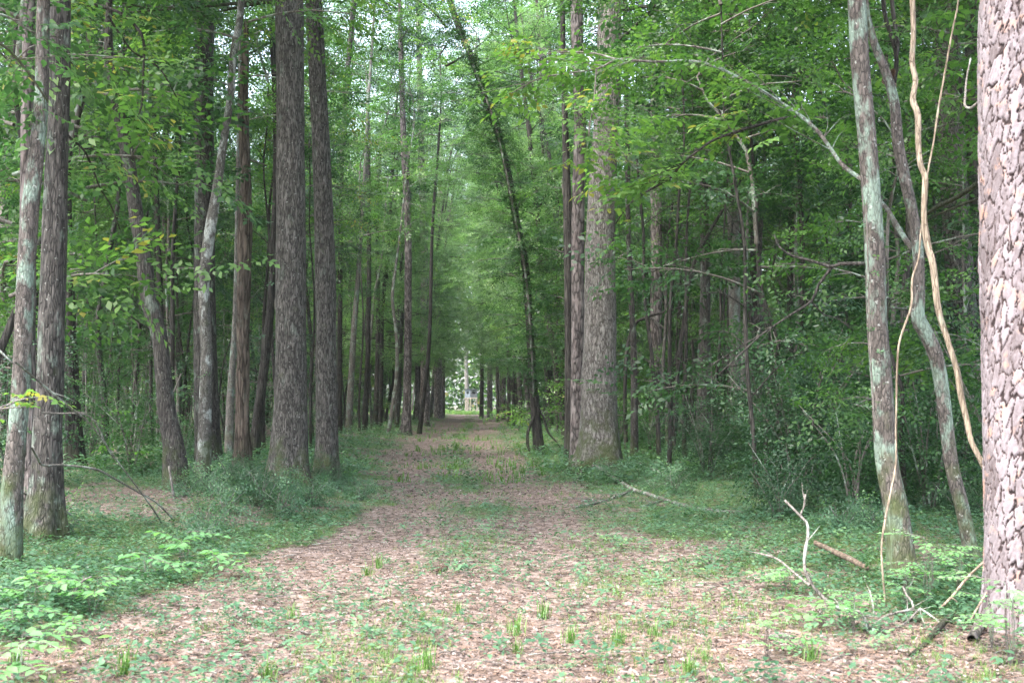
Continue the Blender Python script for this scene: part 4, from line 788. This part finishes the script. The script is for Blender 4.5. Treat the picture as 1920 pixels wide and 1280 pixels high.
while count < 250 and tries < 20000:
    tries += 1; y = 15 + 105 * r.random() ** 1.25; x = r.uniform(-.52, .52) * y; s = x - float(path_c(y))
    if not open_(x, y, 1.0 if y > 25 else 2.2) or not free(x, y, 1.2): continue
    if (y < 30 and x < 0 and not x < -.40 * y) or not clear_view(x, y, 1.4): continue
    if y < 21 and x > 0 and not (project(x, y, 0)[0] > 1180): continue
    taken.append(np.array([x, y])); sd = -1 if s < 0 else 1; z = float(ground_h(x, y)); k, tp = SP_T[r.integers(0, 4)]
    e = empty('sapling', (x, y, z), LAB[('sap', sd)], 'sapling', 'leafy saplings in the woods ' + ('left' if sd < 0 else 'right') + ' of the path')
    sc = r.uniform(.75, 1.45) * (1.15 if sd < 0 else .95); e.rotation_euler.z = r.uniform(0, 6.28); e.scale = (sc,) * 3
    kit = UND[r.integers(0, 6)]
    copy_part(k, e); add_crown(e, kit, tp - np.array([0, 0, .4]), r.uniform(.8, 1.1), r.uniform(0, 6.28)); count += 1

# ------------------------------------------------------------------ shrubs
def shrub_kit(seed, R_, H, n, SP, lmat, nst=7):
    r = np.random.default_rng(seed); gs, gf = Geo(), Geo(); pos, od = [], []
    for i in range(nst):
        az = i * 2.4 + r.normal(0, .3); rr = R_ * r.uniform(.4, 1); e = np.array([cos(az) * rr, sin(az) * rr, H * r.uniform(.6, 1)]); m_ = e * .5 * np.array([.7, .7, 1]) + r.normal(0, .06, 3)
        C_ = tube(gs, np.array([[e[0] * .05, e[1] * .05, -.05, .018], [*m_, .012], [*e, .004]]), 5, .2, seed=seed)
        for j in range(n // nst):
            t_ = r.uniform(.15, 1.05); p = C_[min(int(t_ * (len(C_) - 1)), len(C_) - 1), :3] + r.normal(0, .22, 3) * R_ * np.array([1, 1, .7]); p[2] = abs(p[2]) + .03; pos.append(p); od.append(np.array([cos(az), sin(az), 0]))
    put_sprays(gf, SP, np.array(pos), np.array(od), r, .5, base=.5)
    a = gs.obj('stems', B_TWIG); b = gf.obj('leaves', lmat); 
    for o in (a, b): S.collection.objects.unlink(o)
    return a, b
SH = [shrub_kit(700, 1.1, 2.2, 300, SPR4S, M_LEAF_DARK), shrub_kit(701, 1.0, 1.6, 230, SPR4S, M_LEAF_MID), shrub_kit(702, .8, 1.1, 170, SPR4S, M_LEAF_DARK), shrub_kit(703, .7, .8, 110, SPR4S, M_COVER), shrub_kit(704, 1.2, 2.8, 340, SPR4S, M_LEAF_MID, 9)]
def shrub(x, y, kit, sc, label, group=None, rz=None):
    e = empty('shrub', (x, y, float(ground_h(x, y))), label, 'shrub', group); e.scale = (sc,) * 3; e.rotation_euler.z = r.uniform(0, 6.28)
    copy_part(kit[0], e); copy_part(kit[1], e); return e
for (px, Y, k, sc, lab) in [(1520, 19, 0, 1.25, 'large dark evergreen bush left of the mottled leaning trunk'), (1440, 24, 4, 1.1, 'tall evergreen bush behind the slim trunk with swollen foot'), (1600, 15, 1, 1.0, 'bright bushy growth tight behind the mottled leaning trunk'),
                            (1740, 15.5, 4, .9, 'bush filling the gap between the two leaning lichen trunks'), (1570, 25, 4, 1.3, 'tall dim bush behind the large dark evergreen one'), (1800, 17, 0, 1.1, 'dark bush behind the bent lichen trunk'), (1480, 15.5, 2, .9, 'low dark brushy mound in front of the large evergreen bush'),
                            (1640, 19, 0, 1.2, 'dark bush showing right of the mottled leaning trunk'), (1895, 14, 4, 1.0, 'bush behind the near pine'), (1360, 27, 1, 1.0, 'green bush at the foot of the grey lichened trunk'),
                            (170, 27, 4, 1.0, 'leafy bush in the shade behind the thick left trunk'), (250, 23, 1, 1.15, 'broad-leaved bush left of the S-curved oak'), (30, 19, 0, 1.2, 'dark bush behind the leftmost lichen trunk'), (345, 30, 1, .9, 'bush between the S-curved oak and the pale curving stem')]:
    p = at(px, 800, Y); shrub(p[0], p[1], SH[k], sc, lab)
for k in range(46):
    sd = -1 if k % 5 < 3 else 1; Y = r.uniform(12.5, 23) if sd < 0 else r.uniform(13, 34); s_ = float(path_w(Y)) + (r.uniform(.3, 3.4) if sd < 0 else r.uniform(1.4, 6)); x = float(path_c(Y)) + sd * s_
    if project(x, Y, 0)[0] < 60: continue
    e = shrub(x, Y, SH[3 if k % 3 else 2], r.uniform(.3, .62), 'knee-high leafy plant on the green bank %s of the path' % ('left' if sd < 0 else 'right'), 'knee-high leafy plants on the bank ' + ('left' if sd < 0 else 'right')); e.name = 'leafy_plant'; e['category'] = 'plant'
count = tries = 0
while count < 150 and tries < 9000:
    tries += 1; y = 17 + 90 * r.random() ** 1.2; x = r.uniform(-.50, .50) * y; s = x - float(path_c(y))
    if not open_(x, y, .9) or not free(x, y, .6): continue
    if s < 0 and y < 60 and r.random() < .62: continue
    if y < 26 and s < 4: continue
    sd = 'left' if s < 0 else 'right'; k = r.integers(0, 5)
    shrub(x, y, SH[k], r.uniform(.6, 1.15), 'low leafy shrub on the forest floor %s of the path' % sd, 'shrubs on the forest floor %s of the path' % sd); count += 1

# ------------------------------------------------------------------ far woods closing the view
def clump_cloud(name, n, fn, size, mat, seed):
    r = np.random.default_rng(seed); g = Geo(); pos = fn(r, n); k = len(pos)
    M = rotm(r.uniform(0, 2 * pi, k), r.normal(0, .7, k), r.normal(0, .7, k)); scatter(g, LEAF4[0] * np.array([1.5, 1, 1]), LEAF4[1], pos, M, r.uniform(.6, 1.3, k) * size, r.normal(.5, .25, k).clip(0, 1))
    return g.obj(name, mat)
def far_fn(r, n):
    th = r.uniform(-.62, .62, n); R_ = 212 + 26 * r.random(n); x = R_ * np.sin(th); y = R_ * np.cos(th)
    lump = vnoise(th * 60 + 9, R_ * .12, 30); H = 36 + 12 * vnoise(th * 30 + 40, R_ * .05, 31)
    z = H * r.random(n) ** .9; keep = (vnoise(th * 150 + 7, z * .7, 32) * .5 + lump * .5) > .30
    return np.stack([x, y, z], -1)[keep]
o = clump_cloud('far_woods', 260000, far_fn, .8, M_LEAF_BRIGHT, 8); tag(o, 'far wall of woods beyond the hunting box', 'woods', None, 'stuff')

# ------------------------------------------------------------------ ground cover, grass, litter
def sample_ground(r, n, dens, y0, y1, wid=.50, power=1.0):
    """positions with more per metre near the camera"""
    y = y0 * (y1 / y0) ** (r.random(n)); x = r.uniform(-1, 1, n) * wid * (y + 1.0); k = r.random(n) < dens(x, y); return x[k], y[k]
r = np.random.default_rng(99)
# small leafy plants: rosettes of leaflets
def rosette(seed, n, size, h, leaf=LEAF6):
    rr = np.random.default_rng(seed); V_, F_, T_ = [], [], []; m = 0
    for i in range(n):
        az = i * 2.4 + rr.normal(0, .3); z = h * rr.uniform(.3, 1); M = rotm(np.array([az]), np.array([rr.uniform(-.25, .5)]), np.array([rr.normal(0, .2)]))[0]
        d = M @ np.array([0, 1, 0.]); s = size * rr.uniform(.6, 1.2); V_.append((M @ leaf[0].T).T * s + d * size * .35 * rr.uniform(.3, 1.6) + np.array([0, 0, z])); F_.append(leaf[1] + m); m += len(leaf[0]); T_.append(np.full(len(leaf[0]), rr.uniform(-.2, .2)))
    return np.vstack(V_), np.vstack(F_), np.concatenate(T_)
ROS = [rosette(i, [5, 7, 9, 6][i], [.034, .042, .036, .055][i], [.03, .06, .10, .14][i]) for i in range(4)]
ROS4 = [rosette(i + 9, [5, 6, 7, 6][i], [.055, .07, .06, .08][i], [.05, .10, .16, .20][i], LEAF4) for i in range(4)]
def cover(name, n, y0, y1, RO, smin, smax, label, dens, mat=M_COVER):
    x, y = sample_ground(r, n, dens, y0, y1); g = Geo(); k = len(x); wh = r.integers(0, len(RO), k)
    pos = np.stack([x, y, ground_h(x, y)], -1); tin = .35 + .45 * vnoise(x * .8, y * .8, 50) + r.normal(0, .12, k)
    for w in range(len(RO)):
        m_ = wh == w; kk = m_.sum(); scatter(g, RO[w][0], RO[w][1], pos[m_], rotm(r.uniform(0, 2 * pi, kk), r.normal(0, .15, kk), r.normal(0, .15, kk)), r.uniform(smin, smax, kk), tin[m_], RO[w][2])
    return tag(g.obj(name, mat), label, 'ground cover', None, 'stuff')
cover('ground_cover', 62000, 4.5, 24, ROS, .6, 1.35, 'low leafy plants spread over the near litter and banks', lambda x, y: green_density(x, y) ** 1.5)
cover('ground_cover', 52000, 22, 95, ROS4, .8, 1.8, 'low green plants carpeting the banks farther down the path', lambda x, y: green_density(x, y) ** 1.2 * (.3 + .7 * (np.abs(x - path_c(y)) > 2)))
# grass
def blades(seed, n, h, w, spread):
    rr = np.random.default_rng(seed); V_, F_ = [], []; m = 0
    for i in range(n):
        az = rr.uniform(0, 2 * pi); hh = h * rr.uniform(.5, 1.2); le = rr.uniform(.15, .8) * hh; o = np.array([rr.normal(0, spread), rr.normal(0, spread), 0]); d = np.array([cos(az), sin(az), 0]); s_ = np.array([-sin(az), cos(az), 0]) * w * .5
        V_ += [o - s_, o + s_, o + d * le * .35 + [0, 0, hh * .6] + s_ * .8, o + d * le * .35 + [0, 0, hh * .6] - s_ * .8, o + d * le + [0, 0, hh * .92 - le * .25]]; F_ += [[m, m + 1, m + 2, m + 3], [m + 3, m + 2, m + 4, m + 4]]; m += 5
    F_ = [f for f in F_]; V_ = np.array(V_); tri = np.array([[a, b, c_] for f in F_ for (a, b, c_) in (((f[0], f[1], f[2]), (f[0], f[2], f[3])) if f[3] != f[2] and f[2] != f[1] + 99 and f[3] - f[0] == 3 else ((f[0], f[1], f[2]),))])
    return V_, tri, np.zeros(len(V_))
GR = [blades(i, [7, 10, 14][i], [.07, .10, .13][i], .005, [.015, .02, .03][i]) for i in range(3)]
GRF = [blades(i + 5, 9, .14, .012, .05) for i in range(3)]
def gdens(x, y):
    s = x - path_c(y); n = vnoise(x * 1.1 + 80, y * 1.1, 60); return np.clip((.30 + .6 * np.exp(-(s / .6) ** 2) + .25 * sstep(.5, 1.5, s)) * sstep(.35, .75, n) + .35 * sstep(168, 178, y), 0, 1)
cover('grass', 30000, 4.5, 26, GR, .3, .7, 'short grass between the wheel tracks', gdens, M_GRASS)
cover('grass', 26000, 24, 200, GRF, .8, 2.2, 'thin grass along the far part of the path', lambda x, y: np.clip(gdens(x, y) * (np.abs(x - path_c(y)) < 6 + .02 * y) * (.5 + .5 * (np.abs(x - path_c(y)) > 2.2)) + (y > 165) * .7, 0, 1), M_GRASS)
def clearing(x, y): return (y > 166).astype(float)
g0 = sample_ground
cover('grass', 14000, 166, 206, GRF, 2.0, 4.5, 'sunlit grass in the small clearing round the hunting box', lambda x, y: (np.abs(x + 7) < 26).astype(float), M_GRASS)
# dead leaves
LIT = []
for s in range(4):
    rr = np.random.default_rng(s + 70); v = LEAFLOBE[0].copy() if s % 2 else LEAF6[0].copy(); v[:, 2] += rr.uniform(.1, .5) * v[:, 0] ** 2 * 4 + .25 * np.sin(v[:, 1] * 3) * rr.uniform(.3, 1); v[:, 2] += .04; LIT.append((v, (LEAFLOBE if s % 2 else LEAF6)[1]))
def litter(name, n, y0, y1, s0, s1, label, wid=.5):
    x, y = sample_ground(r, n, lambda x, y: .35 + .65 * (1 - green_density(x, y)), y0, y1, wid); k = len(x); g = Geo(); wh = r.integers(0, 4, k); pos = np.stack([x, y, ground_h(x, y) + .004], -1)
    for w in range(4):
        m_ = wh == w; kk = m_.sum(); scatter(g, LIT[w][0], LIT[w][1], pos[m_], rotm(r.uniform(0, 2 * pi, kk), r.normal(0, .28, kk), r.normal(0, .35, kk)), r.uniform(s0, s1, kk), r.beta(3.2, 3.4, kk))
    return tag(g.obj(name, M_LITTER), label, 'leaf litter', None, 'stuff')
litter('leaf_litter', 70000, 4.5, 22, .014, .040, 'dead brown leaves strewn over the path and clearing')
litter('leaf_litter', 26000, 20, 90, .035, .085, 'dead leaves farther along the path', .45)
x, y = sample_ground(r, 90000, lambda x, y: .3 + .7 * vnoise(x * .8 + 3, y * .8, 90), 4.5, 20); k = len(x); g = Geo()
scatter(g, np.array([[-.018, 0, 0], [.018, 0, 0], [0, 1, .03]]), np.array([[0, 1, 2]]), np.stack([x, y, ground_h(x, y) + r.uniform(.008, .03, k)], -1), rotm(r.uniform(0, 2 * pi, k), r.normal(0, .12, k), r.normal(0, .2, k)), r.uniform(.07, .15, k), r.uniform(0, 1, k))
M_NEED = mat_simple('fallen_pine_needles', (.20, .125, .088), .6, .5, 60.0); tag(g.obj('needle_litter', M_NEED), 'reddish fallen pine needles over the near path', 'pine needles', None, 'stuff')
g = Geo(); x, y = sample_ground(r, 900, lambda x, y: x * 0 + 1, 4.8, 30)
for a, b in zip(x, y):
    z = float(ground_h(a, b)); az = r.uniform(0, pi); l = r.uniform(.08, .35); rr_ = r.uniform(.002, .006); d = np.array([cos(az), sin(az), r.normal(0, .08)]) * l
    tube(g, np.array([[a, b, z + .01, rr_], [a + d[0] * .5 + r.normal(0, .01), b + d[1] * .5, z + .02, rr_], [a + d[0], b + d[1], z + .012 + abs(d[2]) * .5, rr_ * .5]]), 4, l / 2, tint=r.random())
tag(g.obj('twig_litter', B_DEAD), 'small dead twigs scattered on the forest floor', 'twigs', None, 'stuff')

# individual grass tufts in the foreground
TUFT = blades(50, 34, .17, .007, .025); tg = Geo(); tg.add(TUFT[0], TUFT[1], .62); t0 = None
for k, (px, py, sc) in enumerate([(232, 1265, 1.1), (965, 1190, 1.1), (1020, 1160, 1.0), (970, 1225, .8), (1070, 1205, .9), (1160, 1210, 1.0), (1225, 1195, .8), (860, 1150, .7), (505, 1275, 1.0), (800, 1255, 1.0), (1520, 1240, 1.1), (545, 1160, .8), (710, 1065, 1.0), (690, 1080, .9), (1290, 1265, .9), (30, 1250, 1.1)]):
    p = on_ground(px, py)
    if t0 is None: t0 = tg.obj('grass_tuft', M_GRASS); o = t0
    else: o = t0.copy(); S.collection.objects.link(o)
    o.location = p; o.rotation_euler.z = k * 1.3; o.scale = (sc,) * 3; tag(o, 'small fresh green grass tuft in the foreground litter', 'grass tuft', 'grass tufts in the foreground')

# leafy seedlings with paired leaflets
def seedling_mesh(seed, H, nst, size, tilt=.5, pairs=5, rach=.28):
    rr = np.random.default_rng(seed); gs, gf = Geo(), Geo()
    for i in range(nst):
        az = i * 2.4 + rr.normal(0, .4); b = np.array([cos(az) * .02, sin(az) * .02, H * rr.uniform(.12 if nst > 10 else .3, .85)]); e_ = b + np.array([cos(az), sin(az), 0]) * rach * .4
        tube(gs, np.array([[0, 0, -.03, .0018], [b[0] + cos(az) * .02, sin(az) * .02, b[2] * .6, .0015], [*b, .0013], [*e_, .0012]]), 4, .08)
        L_ = rach * rr.uniform(.7, 1.1); el = rr.uniform(-.1, .5); d = np.array([cos(az) * cos(el), sin(az) * cos(el), sin(el)]); tube(gs, np.array([[*b, .002], [*(b + d * L_ * .5), .0016], [*(b + d * L_ + np.array([0, 0, -.04])), .001]]), 4, .08)
        for j in range(pairs):
            t_ = (j + .6) / pairs; p = b + d * L_ * t_ + np.array([0, 0, -.04 * t_ * t_])
            for sg in ((-1, 1) if j < pairs - 1 else (0,)):
                M = rotm(np.array([az - pi / 2 + sg * 1.05]), np.array([rr.uniform(-.25, .2)]), np.array([rr.normal(0, .25)])); scatter(gf, LEAF6[0], LEAF6[1], p[None], M, size * rr.uniform(.75, 1.15) * (1 - .25 * abs(t_ - .5)), [rr.uniform(.55, .9)])
    a = gs.obj('stems', B_TWIG); c_ = gf.obj('leaves', M_SEED)
    for o in (a, c_): S.collection.objects.unlink(o)
    return a, c_
SD = [seedling_mesh(801, .30, 7, .085), seedling_mesh(802, .22, 8, .07), seedling_mesh(803, .5, 14, .045, pairs=8, rach=.30)]
def seedling(px, py, k, sc, lab, group=None):
    p = on_ground(px, py); e = empty('seedling', p, lab, 'seedling', group); e.scale = (sc,) * 3; e.rotation_euler.z = px * .7; copy_part(SD[k][0], e); copy_part(SD[k][1], e)
for (px, py, k, sc, lab) in [(60, 1150, 0, 1.25, 'bright seedling with paired leaflets at the lower left edge'), (110, 1135, 0, 1.1, 'pale green seedling just left of the small upright stick'), (175, 1155, 0, 1.15, 'bright yellow-green seedling right of the small upright stick'), (20, 1195, 1, 1.3, 'leafy seedling by the dark log end at the left edge'),
                             (135, 1205, 1, 1.0, 'dark-stemmed small plant below the bright lower-left seedlings'), (275, 1095, 1, 1.5, 'spreading light green seedling on the left bank edge'), (345, 1065, 0, 1.4, 'broad light green seedling below the upright dead stick'), (400, 1085, 1, 1.4, 'small seedling at the litter edge of the left bank'),
                             (30, 1275, 1, 1.5, 'bright clump of leaves in the bottom left corner'), (1742, 1135, 2, 1.25, 'small-leaved bright bush left of the near pine foot'), (1700, 1150, 2, .8, 'little feathery shoot at the foot of the mottled trunk'), (1800, 1110, 2, .9, 'feathery green shoot between small bright bush and near pine'),
                             (1895, 1250, 2, 1.2, 'small-leaved shrub in the bottom right corner'), (1860, 1215, 2, .8, 'leafy shoot growing against the near pine foot'), (1545, 1175, 1, 1.3, 'leafy ground plant under the bare forked whitish branch'), (1600, 1190, 2, .7, 'bluish-green shoot beside the bare forked whitish branch'),
                             (1500, 1225, 1, .7, 'small seedling in the bare litter right of centre'), (1440, 1240, 2, .6, 'tiny bushy shoot at the lower right of centre'), (1480, 1110, 1, 1.2, 'leafy plant left of the bare forked whitish branch')]:
    seedling(px, py, k, sc, lab)
# creeper on the stout oak and on the mottled trunk, ivy on the leaning trunk
def creeper(label, pts, Yf, n, sp, seed, mat=M_COVER, scl=1.0, size=.09, name='creeper'):
    rr = np.random.default_rng(seed); P = wire(pts, Yf); g = Geo(); C_ = tube(g, P, 5, .08); gl = Geo(); idx = rr.integers(0, len(C_), n); k = n
    pos = C_[idx, :3] + rr.normal(0, 1, (n, 3)) * np.array([sp, .03, .06]); 
    for w in range(3):
        m_ = (np.arange(n) % 3) == w; kk = m_.sum(); scatter(gl, ROS[w][0] * np.array([1, 1, .3]), ROS[w][1], pos[m_], rotm(rr.uniform(0, 2 * pi, kk), rr.normal(.1, .3, kk), rr.normal(0, .3, kk)), rr.uniform(.7, 1.4, kk) * size / .055, rr.uniform(.4, .85, kk), ROS[w][2])
    o = g.obj(name, B_TWIG, None, P[0][:3]); tag(o, label, 'climbing plant'); gl.obj('leaves', mat, o, P[0][:3])
creeper('five-leaved creeper hanging on the stout oak left of the path', [(520, 640, 4), (525, 600, 4), (516, 570, 4), (528, 520, 4), (535, 470, 4), (530, 400, 3), (538, 300, 3), (536, 230, 3)], 21.0, 26, .16, 1, size=.085)
creeper('wispy creeper climbing the left side of the mottled leaning trunk', [(1640, 800, 3), (1634, 700, 3), (1630, 600, 3), (1628, 520, 3), (1626, 440, 3), (1624, 380, 2)], 9.75, 34, .05, 2, size=.035)
creeper('ivy wrapped round the leaning trunk right of the path', [(1000, 740, 5), (996, 650, 5), (986, 520, 5), (960, 380, 5), (930, 240, 5), (890, 130, 5), (850, 30, 5)], 34.8, 1900, .26, 3, M_LEAF_MID, size=.11, name='ivy')
creeper('ivy at the foot of the S-curved oak on the left', [(330, 905, 4), (322, 850, 4), (325, 800, 4), (318, 760, 4), (340, 700, 3)], 19.4, 60, .22, 4, size=.07, name='ivy')
creeper('broad creeper leaves on the thick furrowed trunk at far left', [(90, 800, 4), (100, 700, 4), (88, 640, 4), (98, 560, 4), (110, 470, 3), (105, 380, 3)], 12.7, 40, .16, 5, size=.085)
print('objects', len(S.objects))

# ------------------------------------------------------------------ damp air
hm, ht, HN, ho = nt('damp_air'); pv = HN('VolumePrincipled'); pv.inputs['Color'].default_value = (.86, .95, .93, 1); pv.inputs['Density'].default_value = .00022; pv.inputs['Anisotropy'].default_value = .2
ht.links.new(pv.outputs[0], ho.inputs[1])
zs = [0]; g = Geo(); box(g, (-720, -310, -2.5), (720, 920, 60)); tag(g.obj('haze', hm, smooth=False), None, None, None, 'stuff')
c.volume_bounces = 0
